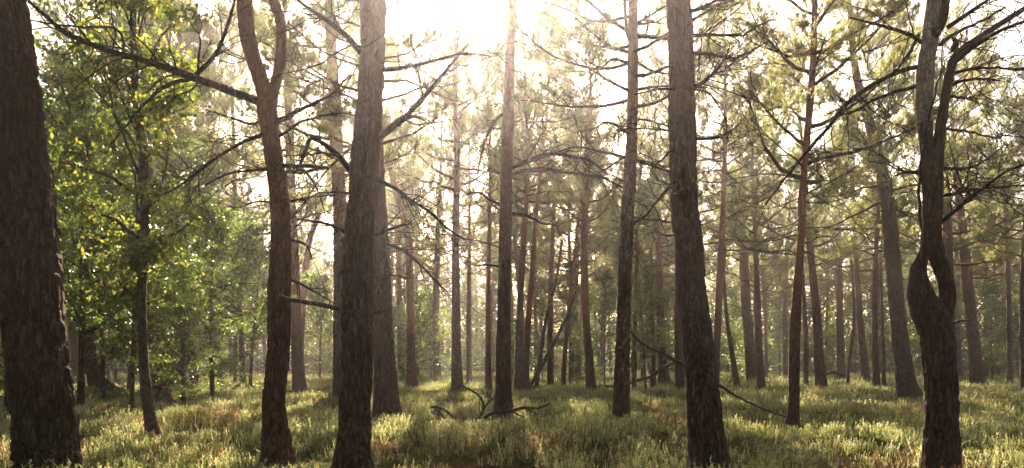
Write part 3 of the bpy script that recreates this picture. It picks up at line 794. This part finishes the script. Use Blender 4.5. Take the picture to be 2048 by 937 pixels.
pine('thin wavy stem halfway between the slightly leaning and large leaning pines', 47,
     [(1695, 770, 7), (1698, 720, 6), (1706, 660, 6), (1706, 600, 5), (1700, 520, 4)], dead=7, deadL=1.4, crown=None, H=7.5)
pine('left of two grey stems leaning left in the clearing at right', 56,
     [(1730, 760, 17), (1724, 700, 14), (1718, 620, 12), (1712, 520, 9)], dead=8, deadL=2, crown=1, hb=9.5)
pine('straight dark pine left of the large leaning one', 42,
     [(1752, 775, 16), (1751, 700, 12), (1750, 600, 11), (1752, 500, 9), (1756, 400, 7)], dead=12, deadL=2, crown=2, hb=8.5)
pine('pencil thin stem touching the large leaning pine', 43,
     [(1768, 772, 7), (1767, 700, 6), (1764, 600, 5), (1761, 500, 4)], dead=6, deadL=1.4, crown=None, H=8)
pine('straight slim pine near the right edge of the picture', 52,
     [(2020, 766, 12), (2019, 700, 10), (2018, 600, 9), (2015, 480, 7)], dead=8, deadL=1.8, crown=3, hb=9)
pine('slim dark pine left of the leaning stout one near the right edge', 68,
     [(1920, 756, 16), (1916, 690, 13), (1914, 600, 11)], dead=8, deadL=1.8, crown=4, hb=9)
pine('dark pine right of centre glade seen left of the crooked splitting pine', 60,
     [(803, 759, 17), (801, 700, 14), (799, 620, 12), (796, 500, 9)], dead=8, deadL=2, crown=5, hb=9)
pine('leaning dead pole crossing behind the close pair of pines', 38,
     [(1056, 780, 8), (1085, 730, 7), (1112, 680, 7), (1135, 630, 6), (1152, 585, 5)], dead=3, deadL=1, crown=None, H=4, name='dead_tree', mat=M_DEAD)


# mossy broadleaf stems on the left
def stem_tree(label, d, pts, crown_me, cz, cs, mat, name='broadleaf_tree', near=True, group=None, ch=None):
    seedn[0] += 1; seed = seedn[0]; r = np.random.default_rng(seed)
    if d > 12: d *= .955
    pp, rr = px_line(pts, d)
    base = np.array([pp[0][0], d, float(gz(pp[0][0], d)) - .03]); OCC.append((base[0], d))
    root = thing(name, label, 'tree', base, group)
    loc = pp - base; loc[0][2] = -.05
    mb = MB(); rough_tube(mb, loc, rr, 32 if near else 14, .04 if near else .15, .004, seed, flare=.6)
    mb.build('trunk', [mat], root)
    if crown_me is not None:
        s = np.array(loc); k = int(np.argmin(np.abs(s[:, 2] - cz)))
        put('crown', crown_me, root, (s[-1][0] * .5 + s[k][0] * .5, 0, 0), (0, 0, r.uniform(0, 6)), (cs, cs, ch or cs))
    return root


stem_tree('slim mossy birch with a curved foot standing on a small mound at left', 14.8,
          [(308, 874, 34), (303, 850, 24), (294, 800, 21), (286, 700, 19), (283, 600, 17), (288, 500, 17), (289, 400, 17), (285, 300, 18), (272, 200, 15), (268, 100, 14), (267, 0, 12), (270, -80, 10)],
          BIRCH[0], 3, 1.15, M_BIRCH, 'birch_tree', ch=1.35)
stem_tree('pencil thin stem just left of the slim mossy birch', 20,
          [(262, 834, 12), (264, 780, 9), (268, 700, 9), (269, 600, 8), (274, 480, 7), (278, 350, 6)], BIRCH[1], 3, .8, M_BIRCH, 'birch_tree')
stem_tree('thin dark sapling stem at the left edge behind the massive trunk', 19.5,
          [(10, 838, 9), (14, 780, 8), (17, 700, 7), (12, 620, 6), (8, 520, 5)], SAPL[0], 2, 1.0, M_DEAD, 'sapling')


def broadleaf(label, px, d, me, s, rot, H, w=.12, name='broadleaf_tree', cat='tree', group=None, sz=None, mat=None):
    x = (px - 1024) / FPX * d
    base = (x, d, float(gz(x, d)) - .03); OCC.append((x, d))
    root = thing(name, label, cat, base, group)
    r = np.random.default_rng(abs(int(px * 7 + d)))
    pl = grow((0, 0, -.05), (r.normal(0, .04), 0, 1), H * s, 9, .035, .1, r); pl[:, :2] *= .6
    mb = MB(); mb.tube(pl, np.linspace(w, .015, 10), 9, 0)
    mb.build('trunk', [mat or M_BARK_LOW], root)
    put('crown', me, root, (0, 0, 0), (0, 0, rot), (s, s, sz or s))
    return root


for a in [
    ('bright green oak crown lit from behind next to the massive left trunk', 160, 20, OAK[0], 1.0, .3, 9),
    ('dark leafy oak filling the upper left between massive trunk and birch', 205, 29, OAK[1], 1.35, 1.9, 8),
    ('yellow green oak with low boughs left of the forked pine', 425, 30, OAK[1], .95, 4.1, 8),
    ('rounded green oak behind the pines left of the bramble mound', 255, 38, OAK[0], 1.15, 5.0, 9),
    ('leafy oak behind the yellow green one, deeper in shade', 470, 47, OAK[0], 1.0, 2.2, 9),
    ('shaded oak at the left edge behind the massive trunk', 20, 27, OAK[0], 1.2, 3.1, 9),
    ('small oak with sunlit leaves at the foot of the left woods', 365, 24, OAK[2], .75, .9, 6.5),
    ('green oak deep between the forked pine and the thickest pine', 640, 56, OAK[1], 1.0, 2.0, 8),
    ('low green oak in the gap left of the slender bright based pine', 862, 60, OAK[2], 1.05, 1.2, 6.5),
    ('wide green oak with sunlit outer leaves just left of the forked pine top', 345, 34, OAK[0], 1.25, 2.7, 9),
    ('loose leafy oak touching the forked pine stem from behind', 500, 37, OAK[1], 1.05, .6, 8),
    ('tall dark oak behind the mossy birch at upper left', 110, 36, OAK[0], 1.5, 1.2, 9),
    ('leafy oak far right beyond the leaning stout pine', 1985, 58, OAK[2], 1.1, .2, 6.5),
    ('green oak at the back of the glade behind the slender bright based pine', 935, 72, OAK[2], 1.2, .9, 6.5),
    ('leafy oak at the back behind the forked and thickest pines gap', 755, 66, OAK[2], 1.25, 2.9, 6.5),
    ('sunlit oak at the back between pale barked and lone pine', 1170, 72, OAK[2], 1.25, 4.9, 6.5),
    ('green oak at the back right of the tall grey brown pine', 1465, 66, OAK[2], 1.2, .5, 6.5),
    ('low oak at the back left of the dark reddish slender pine', 1560, 74, OAK[2], 1.2, 3.3, 6.5),
    ('bushy oak at the back between reddish and large leaning pine', 1710, 78, OAK[2], 1.3, 1.3, 6.5),
    ('broad oak far back behind the twin stemmed pine', 1860, 74, OAK[0], .9, 3.6, 9),
]: broadleaf(*a, w=.1)
for a in [
    ('light green young birch beside the shaded sided pine', 1140, 43, BIRCH[0], 1.05, .4, 7),
    ('airy young birch between the shaded sided pine and the slim lone pine', 1210, 46, BIRCH[1], 1.2, 2.4, 6),
    ('young birch with yellowish leaves right of the slim lone pine', 1292, 36, BIRCH[0], .82, 4.4, 7),
    ('small birch hung with pale leaves before the flaky grey pine', 1335, 58, BIRCH[1], 1.2, .8, 6),
    ('young birch standing between the close pair and the dark pole pine', 1085, 56, BIRCH[0], 1.1, 5.2, 7),
]: broadleaf(*a, w=.05, name='birch_tree', mat=M_BIRCH)

# ------------------------------------------------------------------ filler pines behind, each with trunk and crown
LAND = [(-60, 'edge trunk'), (285, 'mossy birch'), (555, 'forked pine'), (715, 'thickest pine'), (912, 'slender pine'),
        (1008, 'pale barked pine'), (1245, 'lone pine'), (1395, 'grey brown pine'), (1590, 'reddish pine'),
        (1800, 'large leaning pine'), (1955, 'leaning stout pine'), (2150, 'right edge')]



def filler_trunk(seed, H=15.5, rad=.2, curve=.25, mat=None):
    r = np.random.default_rng(seed); mb = MB()
    n = 9; z = np.linspace(-.06, H, n)
    ph = r.uniform(0, 6.28, 2); x = curve * np.sin(z / H * 4 + ph[0]) - curve * math.sin(ph[0]); y = curve * np.sin(z / H * 3 + ph[1]) - curve * math.sin(ph[1])
    fade = np.clip(1 - z / H, 0, 1) * .6 + .4
    pts = np.column_stack([x * fade, y * fade, z]); rd = rad * (1 - np.clip(z, 0, None) / H) ** .65 + .015
    rough_tube(mb, pts, rd, 16, .18, .012, seed, flare=.35, cell=(.2, .4))
    f = spline(np.column_stack([pts, rd]), 60); az = 0
    for k in range(13):
        h = 2.8 + 7.5 * (k + r.random()) / 13; i0 = int(np.argmin(np.abs(f[:, 2] - h))); az += 2.4 + r.normal(0, .5)
        el = R(r.uniform(-25, 25)); dv = np.array([math.cos(az) * math.cos(el), math.sin(az) * math.cos(el), math.sin(el)])
        bare_limb(mb, f[i0, :3], dv, r.uniform(.8, 2.6), .02, r, 0, .15, r.uniform(-.5, .6), 0, 4)
    return mb.mesh('trunk', [mat or M_BARK]), f[int(60 * .41)][:3], f[-1][:3]


FT = [filler_trunk(300, curve=.1), filler_trunk(301, curve=.35, rad=.22), filler_trunk(302, curve=.2, rad=.16, mat=M_BARK_FORK), filler_trunk(303, curve=.5, rad=.18, mat=M_BARK_FORK),
      filler_trunk(304, curve=.25, rad=.24, mat=M_BARK_LOW)]
fr = np.random.default_rng(55)
spots = []; tries = 0
while len(spots) < 128 and tries < 20000:
    tries += 1
    y = 34 + (96 - 34) * fr.random() ** .75
    x = fr.uniform(-.86, .84) * y
    if abs(x / y * FPX + 40) < 200 and y < 47: continue
    if y < 50 and fr.random() < .78: continue
    if 50 <= y < 60 and fr.random() < .45: continue
    md = 2.9 if y > 50 else 4.5
    if any((x - a) ** 2 + (y - b) ** 2 < md * md for a, b in spots): continue
    if any((x - a) ** 2 + (y - b) ** 2 < 6.5 for a, b in OCC): continue
    spots.append((x, y))
seen = {}
for x, y in spots:
    v = int(fr.integers(0, 5)); me, pc, pt = FT[v]
    px = x / y * FPX + 1024
    a = max(k for k, l in enumerate(LAND) if l[0] <= px or k == 0); a = min(a, len(LAND) - 2)
    s = fr.uniform(.95, 1.32) if abs(px - 960) > 300 or y > 66 else fr.uniform(1.15, 1.38); w = s * fr.uniform(.48, .92); tilt = fr.normal(0, .03)
    lean = 'upright' if abs(tilt) < .018 else ('left tilting' if tilt < 0 else 'right leaning')
    size = 'stout' if w > .82 else 'slim'
    dist = 'middle distance' if y < 55 else ('background' if y < 76 else 'far background')
    ln, rn = LAND[a][1], LAND[a + 1][1]
    where = {'middle distance': 'standing', 'background': 'set back', 'far background': 'far off'}[dist]
    lab = f'{size} {lean} pine {where} between {ln} and {rn}'.replace('left leaning', 'leftleaning').replace('leftleaning', 'left leaning')
    o = thing('pine_tree', lab, 'tree', (x, y, float(gz(x, y)) - .03), 'pines of the woods behind')
    o.rotation_euler = (fr.normal(0, .02), tilt, fr.uniform(0, .4))
    put('trunk', me, o, scl=(w, w, s), rot=(0, 0, 0))
    c = int(fr.integers(0, 6)); hb = pc * np.array([w, w, s]); tp = pt * np.array([w, w, s]); ax = tp - hb
    qz = Vector((0, 0, 1)).rotation_difference(Vector(ax)) @ Matrix.Rotation(fr.uniform(0, 6.28), 4, 'Z').to_quaternion()
    k = float(np.linalg.norm(ax)) / [9, 8, 10, 7, 9.5, 8.5][c]; cc = fr.uniform(.95, 1.3) * 1
    put('crown', PINE[c], o, hb, scl=(cc, cc, k), quat=qz)
    OCC.append((x, y))

# young broadleaf trees under the far pines
k = 0
while k < 62:
    y = fr.uniform(52, 98); x = fr.uniform(-.74, .74) * y
    if any((x - a) ** 2 + (y - b) ** 2 < 1.6 for a, b in OCC): continue
    px = x / y * FPX + 1024; a = min(max(q for q, l in enumerate(LAND) if l[0] <= px or q == 0), len(LAND) - 2)
    v = int(fr.integers(0, 3))
    kind = ['bushy sapling', 'low pale sapling', 'tall leafy sapling'][v]
    far = 'set back' if y < 72 else 'in far shade'
    broadleaf(f'{kind} {far} between {LAND[a][1]} and {LAND[a + 1][1]}', px, y, SAPL[v], float(fr.uniform(1.0, 1.7)), float(fr.uniform(0, 6)),
              [3.4, 2.6, 4.2][v], w=.035, name='sapling', cat='sapling', group='saplings under the far pines')
    k += 1

# labels that several share are told apart by their order from the left
same = {}
for o in C.objects:
    if o.get('group') and o.parent is None: same.setdefault(o['label'], []).append(o)
NUM = ['', '', 'two', 'three', 'four', 'five', 'six', 'seven', 'eight', 'nine']
ORD = ['leftmost', 'second from left', 'third from left', 'fourth from left', 'fifth from left', 'sixth from left', 'seventh from left', 'eighth from left', 'ninth from left', 'tenth from left', 'eleventh from left']
for lab, os_ in same.items():
    if len(os_) < 2: continue
    os_.sort(key=lambda o: o.location.x / o.location.y)
    for k, o in enumerate(os_): o['label'] = ('rightmost' if k == len(os_) - 1 else ORD[k]) + ' ' + lab
for o in C.objects:
    if o.get('label') and len(o['label'].split()) > 16: print('LONG', o['label'])

# ------------------------------------------------------------------ woods closing the view all around (beyond counting), plus unseen canopy added for shade
fw = MB(); r = np.random.default_rng(77)
def ring(phi):
    f = np.abs(np.angle(np.exp(1j * (phi - np.pi / 2))))       # 0 ahead, pi behind
    return np.interp(f, [0, .8, 1.3, 3.2], [98, 98, 40, 26])
nA = 330000
phi = np.concatenate([r.uniform(np.pi / 2 - .85, np.pi / 2 + .85, 250000), r.uniform(0, 2 * np.pi, nA - 250000)])
rad = ring(phi) + r.uniform(0, 1, nA) ** 1.0 * np.interp(ring(phi), [26, 98], [12, 30])
cell = np.floor(phi * 55) * 7.13; hmax = 13.5 + 3.0 * np.sin(cell) + 1.2 * np.sin(phi * 140)
u = r.random(nA); z = np.where(r.random(nA) < .38, r.random(nA) ** 1.2 * 5.5, hmax * (.3 + .7 * u ** .9))
clump = np.sin(phi * rad * .9) * np.sin(z * 1.3 + phi * 20) + r.normal(0, .5, nA)
ok = (clump > -.45) | (z < 3)
pos = np.column_stack([np.cos(phi) * rad, np.sin(phi) * rad, z])[ok]
leaves(fw, pos, r, .25, 1, .3)
cn = 190000; cx = r.uniform(-44, 44, cn); cyy = r.uniform(-28, 42, cn); okc = np.abs(cx) > np.maximum(0, cyy + 1) * .82 + .5  # unseen canopy added behind and beside the camera to cut sky light
cx, cyy = cx[okc], cyy[okc]; cz = r.uniform(7, 16, len(cx)) + np.sin(cx) * .8
okc = np.sin(cx * 1.1 + 2) * np.sin(cyy * 1.2) + r.normal(0, .3, len(cx)) > -.35
leaves(fw, np.column_stack([cx, cyy, cz])[okc], r, .22, 1, .3)
for q in range(26):  # unseen trunks under the added canopy, behind the camera
    x, y = r.uniform(-24, 24), r.uniform(-26, -3)
    fw.tube([(x, y, -.1), (x + .2, y, 7), (x, y + .3, 15)], (r.uniform(.16, .26), .15, .03), 9, 0)
for q in range(420):
    ph = r.uniform(np.pi / 2 - .85, np.pi / 2 + .85) if q < 260 else r.uniform(0, 2 * np.pi)
    rd = float(ring(ph)) + r.uniform(0, 14); h = r.uniform(11, 15); lean = r.normal(0, .4)
    x, y = math.cos(ph) * rd, math.sin(ph) * rd
    fw.tube([(x, y, -.1), (x + lean * .3, y, h * .5), (x + lean, y, h)], (r.uniform(.12, .24), .12, .03), 7, 0)
tag(fw.build('woods_and_added_canopy', [M_BARK_LOW, M_FAR]), kind='stuff')

# ------------------------------------------------------------------ heather and grass
def sprig_template(r, n, rad, h, leaflets, seg=3):
    V = []; T = []; tn = []; c = 0
    for _ in range(n):
        a = r.uniform(0, 6.28); q = rad * math.sqrt(r.random()); b = np.array([q * math.cos(a), q * math.sin(a), 0])
        hh = h * r.uniform(.55, 1.15); lean = np.array([math.cos(a) * q / rad * .35 + r.normal(0, .12), math.sin(a) * q / rad * .35 + r.normal(0, .12), 1.])
        pl = grow(b, lean, hh, seg, .09, .05, r)
        sd = rand_dirs(1, r)[0] * np.array([1, 1, 0]); sd /= np.linalg.norm(sd) + 1e-6; w = .0065
        tv = r.random()
        for k in range(seg):
            w0 = w * (1 - k / seg * .6); w1 = w * (1 - (k + 1) / seg * .6)
            V += [pl[k] - sd * w0, pl[k] + sd * w0, pl[k + 1] + sd * w1, pl[k + 1] - sd * w1]
            T += [(c, c + 1, c + 2), (c, c + 2, c + 3)]; tn += [tv * .6] * 2; c += 4
        for k in range(leaflets):
            f = r.uniform(.3, 1.0) * seg; i0 = min(seg - 1, int(f)); p = pl[i0] + (pl[i0 + 1] - pl[i0]) * (f - i0)
            e = rand_dirs(1, r)[0] * .6 + np.array([0, 0, .95]); e /= np.linalg.norm(e)
            s2 = np.cross(e, rand_dirs(1, r)[0]); s2 /= np.linalg.norm(s2) + 1e-6
            l = r.uniform(.02, .05); V += [p - s2 * .0045, p + s2 * .0045, p + e * l]; T += [(c, c + 1, c + 2)]; tn.append(min(.88, tv * .45 + f / seg * .35 + r.random() * .12)); c += 3
    return np.array(V), np.array(T), np.array(tn)


def blade_template(r, n, rad, h):
    V = []; T = []; tn = []; c = 0
    for _ in range(n):
        a = r.uniform(0, 6.28); q = rad * math.sqrt(r.random()); b = np.array([q * math.cos(a), q * math.sin(a), 0])
        pl = grow(b, (math.cos(a) * .4, math.sin(a) * .4, 1), h * r.uniform(.5, 1.2), 3, .08, -.8, r)
        sd = np.array([-math.sin(a), math.cos(a), 0]); tv = r.random()
        w = .004
        V += [pl[0] - sd * w, pl[0] + sd * w, pl[1] + sd * w * .8, pl[1] - sd * w * .8, pl[2] + sd * w * .5, pl[2] - sd * w * .5, pl[3]]
        T += [(c, c + 1, c + 2), (c, c + 2, c + 3), (c + 3, c + 2, c + 4), (c + 3, c + 4, c + 5), (c + 5, c + 4, c + 6)]; tn += [tv] * 5; c += 7
    return np.array(V), np.array(T), np.array(tn)


def scatter(mb, tmpl, x, y, s, r, tshift):
    k = r.integers(0, len(tmpl), len(x)); rot = r.uniform(0, 6.28, len(x)); z = gz(x, y) - .01
    for t, (V, T, tn) in enumerate(tmpl):
        m_ = np.where(k == t)[0]
        if not len(m_): continue
        c, s_ = np.cos(rot[m_]), np.sin(rot[m_])
        vx = V[None, :, 0] * c[:, None] - V[None, :, 1] * s_[:, None]; vy = V[None, :, 0] * s_[:, None] + V[None, :, 1] * c[:, None]
        W = np.stack([vx * s[m_][:, None] + x[m_][:, None], vy * s[m_][:, None] + y[m_][:, None], V[None, :, 2] * s[m_][:, None] + z[m_][:, None]], -1)
        F = (T[None] + (np.arange(len(m_)) * len(V))[:, None, None]).reshape(-1, 3)
        mb.add(W.reshape(-1, 3), None, F, 0, np.clip(tn[None] + tshift[m_][:, None], 0, 1).reshape(-1))


def patch(x, y):
    return (np.sin(x * .9 + 1.1 * np.sin(y * .6)) + np.sin(y * .8 + 1.7 + 1.2 * np.sin(x * .5 + 2)) + .8 * np.sin(x * 2.3 + y * 1.7) + .5 * np.sin(x * 4.1 - y * 3.2)) / 3.3


def field(n, d0, d1, r, half=.82):
    y = np.sqrt(r.uniform(d0 * d0, d1 * d1, n)); x = r.uniform(-half, half, n) * y
    return x, y


hr = np.random.default_rng(88)
near_t = [sprig_template(hr, 10, .15, .26, 20) for _ in range(10)]
mid_t = [sprig_template(hr, 10, .18, .25, 8, 2) for _ in range(8)]
far_t = [sprig_template(hr, 8, .26, .27, 2, 2) for _ in range(6)]
hm = MB()
for tm, n, d0, d1, sc_ in ((near_t, 9400, 6.5, 24, 1.0), (mid_t, 12000, 23, 46, 1.05), (far_t, 16000, 45, 100, 1.3)):
    x, y = field(n, d0, d1, hr)
    p = patch(x, y); keep = p + hr.normal(0, .18, n) > -.3
    for a, b, q in ((-1.7, 18.5, .5), (-.8, 19, .8), (.3, 18.4, 1.1)):
        keep &= ((x - a) ** 2 + (y - b) ** 2 > q * q) | (hr.random(n) < .35)
    for a, b in OCC:
        keep &= (x - a) ** 2 + (y - b) ** 2 > .09
    x, y, p = x[keep], y[keep], p[keep]
    nearf = np.ones(len(x))
    for a, b in OCC:
        if b < 50: nearf = np.minimum(nearf, np.clip(.35 + np.hypot(x - a, (y - b) * .7) * .75, 0, 1))
    s = nearf * sc_ * (.78 + .5 * np.clip(p, -.6, 1)) * np.exp(np.clip(hr.normal(0, .22, len(x)), -.5, .38))
    scatter(hm, tm, x, y, s, hr, .12 * patch(x * .6 + 9, y * .6) + np.where(patch(x * 1.3 + 31, y * 1.1 - 4) > .38, .6, 0) * (hr.random(len(x)) < .55))
tag(hm.build('heather', [M_HEATH], smooth=False), kind='stuff')
gm = MB(); gt = [blade_template(hr, 14, .10, .26) for _ in range(6)]
for n, d0, d1, sc_ in ((3200, 6.5, 25, .9), (4200, 25, 70, 1.3)):
    x, y = field(n, d0, d1, hr); p = patch(x + 5, y * .8 - 3); keep = p > -.1; x, y = x[keep], y[keep]
    scatter(gm, gt, x, y, sc_ * hr.uniform(.6, 1.2, len(x)), hr, hr.uniform(-.1, .1, len(x)))
tag(gm.build('grass', [M_BLADE], smooth=False), kind='stuff')


# ------------------------------------------------------------------ fallen branches, brambles, ferns
def fallen(label, d, lines, name='fallen_branch', twigs=5, d2=None):
    seedn[0] += 1; r = np.random.default_rng(seedn[0])
    q0, _ = px_line(lines[0], d, d2); base = np.array([q0[0][0], q0[0][1], q0[0][2]])
    mb = MB()
    for ln in lines:
        q, qr = px_line(ln, d, d2); q = q - base; m_ = max(8, int(np.linalg.norm(np.diff(q, axis=0), axis=1).sum() / .1))
        s_ = spline(np.column_stack([q, qr]), m_); s_[:, :3] += r.normal(0, .008, (m_, 3))
        mb.tube(s_[:, :3], np.maximum(s_[:, 3], .004), 7, 0)
        for _ in range(twigs):
            a = int(r.integers(1, m_ - 1)); dv = (s_[a + 1, :3] - s_[a, :3]); dv /= np.linalg.norm(dv)
            bare_limb(mb, s_[a, :3], dv + rand_dirs(1, r)[0] * .9, r.uniform(.25, .7), max(.004, s_[a, 3] * .4), r, 1, .2, .1, 0, 4)
    o = mb.build(name, [M_DEAD]); o.location = tuple(base + np.array([0, 0, .10 if d < 19.5 and 'long' not in label else 0]))
    return tag(o, label, 'branch')


fallen('long dead branch sloping from the slim lone pine down to the heather at right', 17.2,
       [[(1258, 662, 5), (1290, 690, 6), (1330, 710, 6), (1370, 733, 6), (1437, 770, 6), (1480, 796, 5), (1530, 820, 4), (1575, 835, 3), (1625, 848, 2)]], twigs=6)
fallen('small arched dead branch lying in the heather left of the pale barked pine', 18.6,
       [[(862, 822, 4), (880, 824, 5), (898, 834, 5), (912, 852, 4), (918, 864, 3)], [(880, 826, 3), (872, 845, 3), (866, 862, 2)], [(866, 823, 3), (885, 840, 3), (893, 858, 2)]], twigs=3)
fallen('dead branch arching out of the heather at the foot of the pale barked pine', 19.0,
       [[(922, 778, 4), (945, 790, 5), (962, 805, 5), (966, 830, 5), (955, 852, 4)], [(966, 830, 4), (975, 815, 4), (990, 802, 3), (1000, 790, 2)]], twigs=4)
fallen('knobbly fallen branch with upturned twigs right of the pale barked pine', 18.4,
       [[(965, 848, 6), (985, 835, 7), (1020, 830, 7), (1050, 824, 6), (1075, 826, 5), (1100, 815, 3)], [(1050, 824, 4), (1075, 838, 4), (1090, 846, 2)], [(1020, 830, 4), (1045, 842, 3), (1062, 850, 2)]], twigs=5)
fallen('bent fallen bough propped off the ground behind the slim lone pine', 40,
       [[(1190, 774, 6), (1240, 771, 7), (1280, 760, 7), (1305, 752, 6), (1322, 738, 6), (1348, 726, 5)], [(1305, 752, 3), (1298, 765, 3)]], twigs=5)
fallen('dark fallen branch lying behind the slightly leaning pine', 48,
       [[(1628, 742, 6), (1650, 748, 7), (1670, 745, 7), (1690, 752, 6)], [(1650, 748, 4), (1648, 738, 3), (1642, 730, 2)]], twigs=5)


def bush(label, px, d, rad, h, n, mat, name='bramble_bush', size=.045, seed=1):
    r = np.random.default_rng(seed); x = (px - 1024) / FPX * d; base = (x, d, float(gz(x, d)))
    mb = MB()
    pts = []
    for _ in range(34):
        a = r.uniform(0, 6.28); q = rad * math.sqrt(r.random())
        pl = grow((q * math.cos(a) * .7, q * math.sin(a) * .7, 0), (math.cos(a) * .6, math.sin(a) * .6, 1), h * r.uniform(.7, 1.6), 7, .12, -1.4, r)
        pl[:, 2] = np.maximum(pl[:, 2], .01); mb.tube(pl, np.linspace(.007, .003, 8), 3, 0, cap=False); pts.append(pl[1:])
    c = np.concatenate(pts); k = r.integers(0, len(c), n)
    pos = c[k] + r.normal(0, .10, (n, 3)); pos[:, 2] = np.maximum(pos[:, 2], .02)
    leaves(mb, pos, r, size)
    o = mb.build(name, [M_DEAD, mat]); o.location = base
    return tag(o, label, 'bush')


bush('pale leaved bramble mound under the shaded pines left of the forked pine', 425, 37, 2.4, .8, 5000, M_BIRCHLEAF, seed=5)
bush('low bramble patch in front of the left leaning heavy footed pine', 165, 31, 1.8, .7, 3600, M_BIRCHLEAF, seed=6)
bush('small bramble beside the foot of the heavy footed leaning pine', 232, 30, 1.1, .6, 2200, M_BIRCHLEAF, seed=7)
bush('bramble clump behind the dark slim pine overlapping the pale broad one', 1452, 52, 1.5, .9, 2400, M_BIRCHLEAF, seed=8)


tw = MB(); r = np.random.default_rng(31)
for _ in range(520):
    y = math.sqrt(r.uniform(64, 1100)); x = r.uniform(-.74, .74) * y; a = r.uniform(0, 6.28); z = float(gz(x, y))
    pl = grow((x, y, z + r.uniform(.01, .09)), (math.cos(a), math.sin(a), r.uniform(-.1, .25)), r.uniform(.15, .8), 5, .2, -.1, r)
    pl[:, 2] = np.maximum(pl[:, 2], z + .005)
    tw.tube(pl, np.linspace(r.uniform(.003, .010), .002, 6), 4, 0)
tag(tw.build('twig_litter', [M_DEAD]), kind='stuff')


def fern(label, px, py, n, L_, seed):
    d = FPX * CAMH / (py - HOR); x = (px - 1024) / FPX * d; r = np.random.default_rng(seed); mb = MB()
    for i in range(n):
        a = i / n * 6.28 + r.normal(0, .3)
        pl = grow((0, 0, 0), (math.cos(a) * .7, math.sin(a) * .7, 1), L_ * r.uniform(.7, 1.1), 10, .03, -1.6, r)
        mb.tube(pl, np.linspace(.004, .001, 11), 3, 0, cap=False)
        for k in range(2, 10):
            t = pl[min(k + 1, 10)] - pl[k - 1]; t /= np.linalg.norm(t); sd = np.cross(t, (0, 0, 1)); sd /= np.linalg.norm(sd)
            l = L_ * .26 * math.sin(math.pi * (k / 11) ** .8)
            for s in (-1, 1):
                e = sd * s + t * .35; p = pl[k]
                mb.add([p - t * .014, p + t * .014, p + e * l - np.array([0, 0, l * .2])], None, [(0, 1, 2)], 0, float(r.random()))
    o = mb.build('fern', [M_FERN]); o.location = (x, d, float(gz(x, d)))
    return tag(o, label, 'fern')


fern('bright green fern just left of the slim mossy birch foot', 258, 838, 9, .55, 3)
fern('small fern in front of the pencil thin stem at left', 236, 862, 7, .45, 4)
fern('pale fern low in the heather before the massive left trunk gap', 205, 850, 6, .4, 5)

# a pale heather spray standing out bottom right
r = np.random.default_rng(12); mb = MB()
for _ in range(46):
    a = r.uniform(0, 6.28); q = .28 * math.sqrt(r.random())
    pl = grow((q * math.cos(a), q * math.sin(a), 0), (math.cos(a) * .5, math.sin(a) * .5, 1), r.uniform(.25, .45), 5, .09, -.2, r)
    mb.tube(pl, np.linspace(.005, .0025, 6), 3, 0, cap=False)
    k = r.integers(1, 6, 14); needles(mb, pl[k], np.repeat((pl[-1] - pl[0])[None] / .35, 14, 0), r, per=2, ln=.03, wd=.008, mat=0)
o = mb.build('heather_tuft', [leaf_mat('pale_heather', [(0, (.30, .30, .22)), (1, (.45, .44, .36))], .9, .4)])
x = (1575 - 1024) / FPX * 10.8; o.location = (x, 10.8, float(gz(x, 10.8)))
tag(o, 'whitish spiky heather tuft at the bottom right, between tall pine and twin stems', 'plant')

# ------------------------------------------------------------------ haze
if HAZE:
    hz = MB(); x0, x1, y0, y1, z0, z1 = -160, 160, -48, 152, -1.3, 23.5
    V = [(x0, y0, z0), (x1, y0, z0), (x1, y1, z0), (x0, y1, z0), (x0, y0, z1), (x1, y0, z1), (x1, y1, z1), (x0, y1, z1)]
    hz.add(V, [(0, 3, 2, 1), (4, 5, 6, 7), (0, 1, 5, 4), (1, 2, 6, 5), (2, 3, 7, 6), (3, 0, 4, 7)])
    m, n_, out, N, L = nodes('haze_air')
    pv = N('ShaderNodeVolumePrincipled'); pv.inputs['Color'].default_value = (.96, .90, .97, 1)
    pv.inputs['Density'].default_value = HAZE_DENSITY; pv.inputs['Anisotropy'].default_value = HAZE_ANISO
    L(pv.outputs[0], out.inputs['Volume'])
    ho = hz.build('haze', [m], smooth=False); tag(ho, kind='stuff')
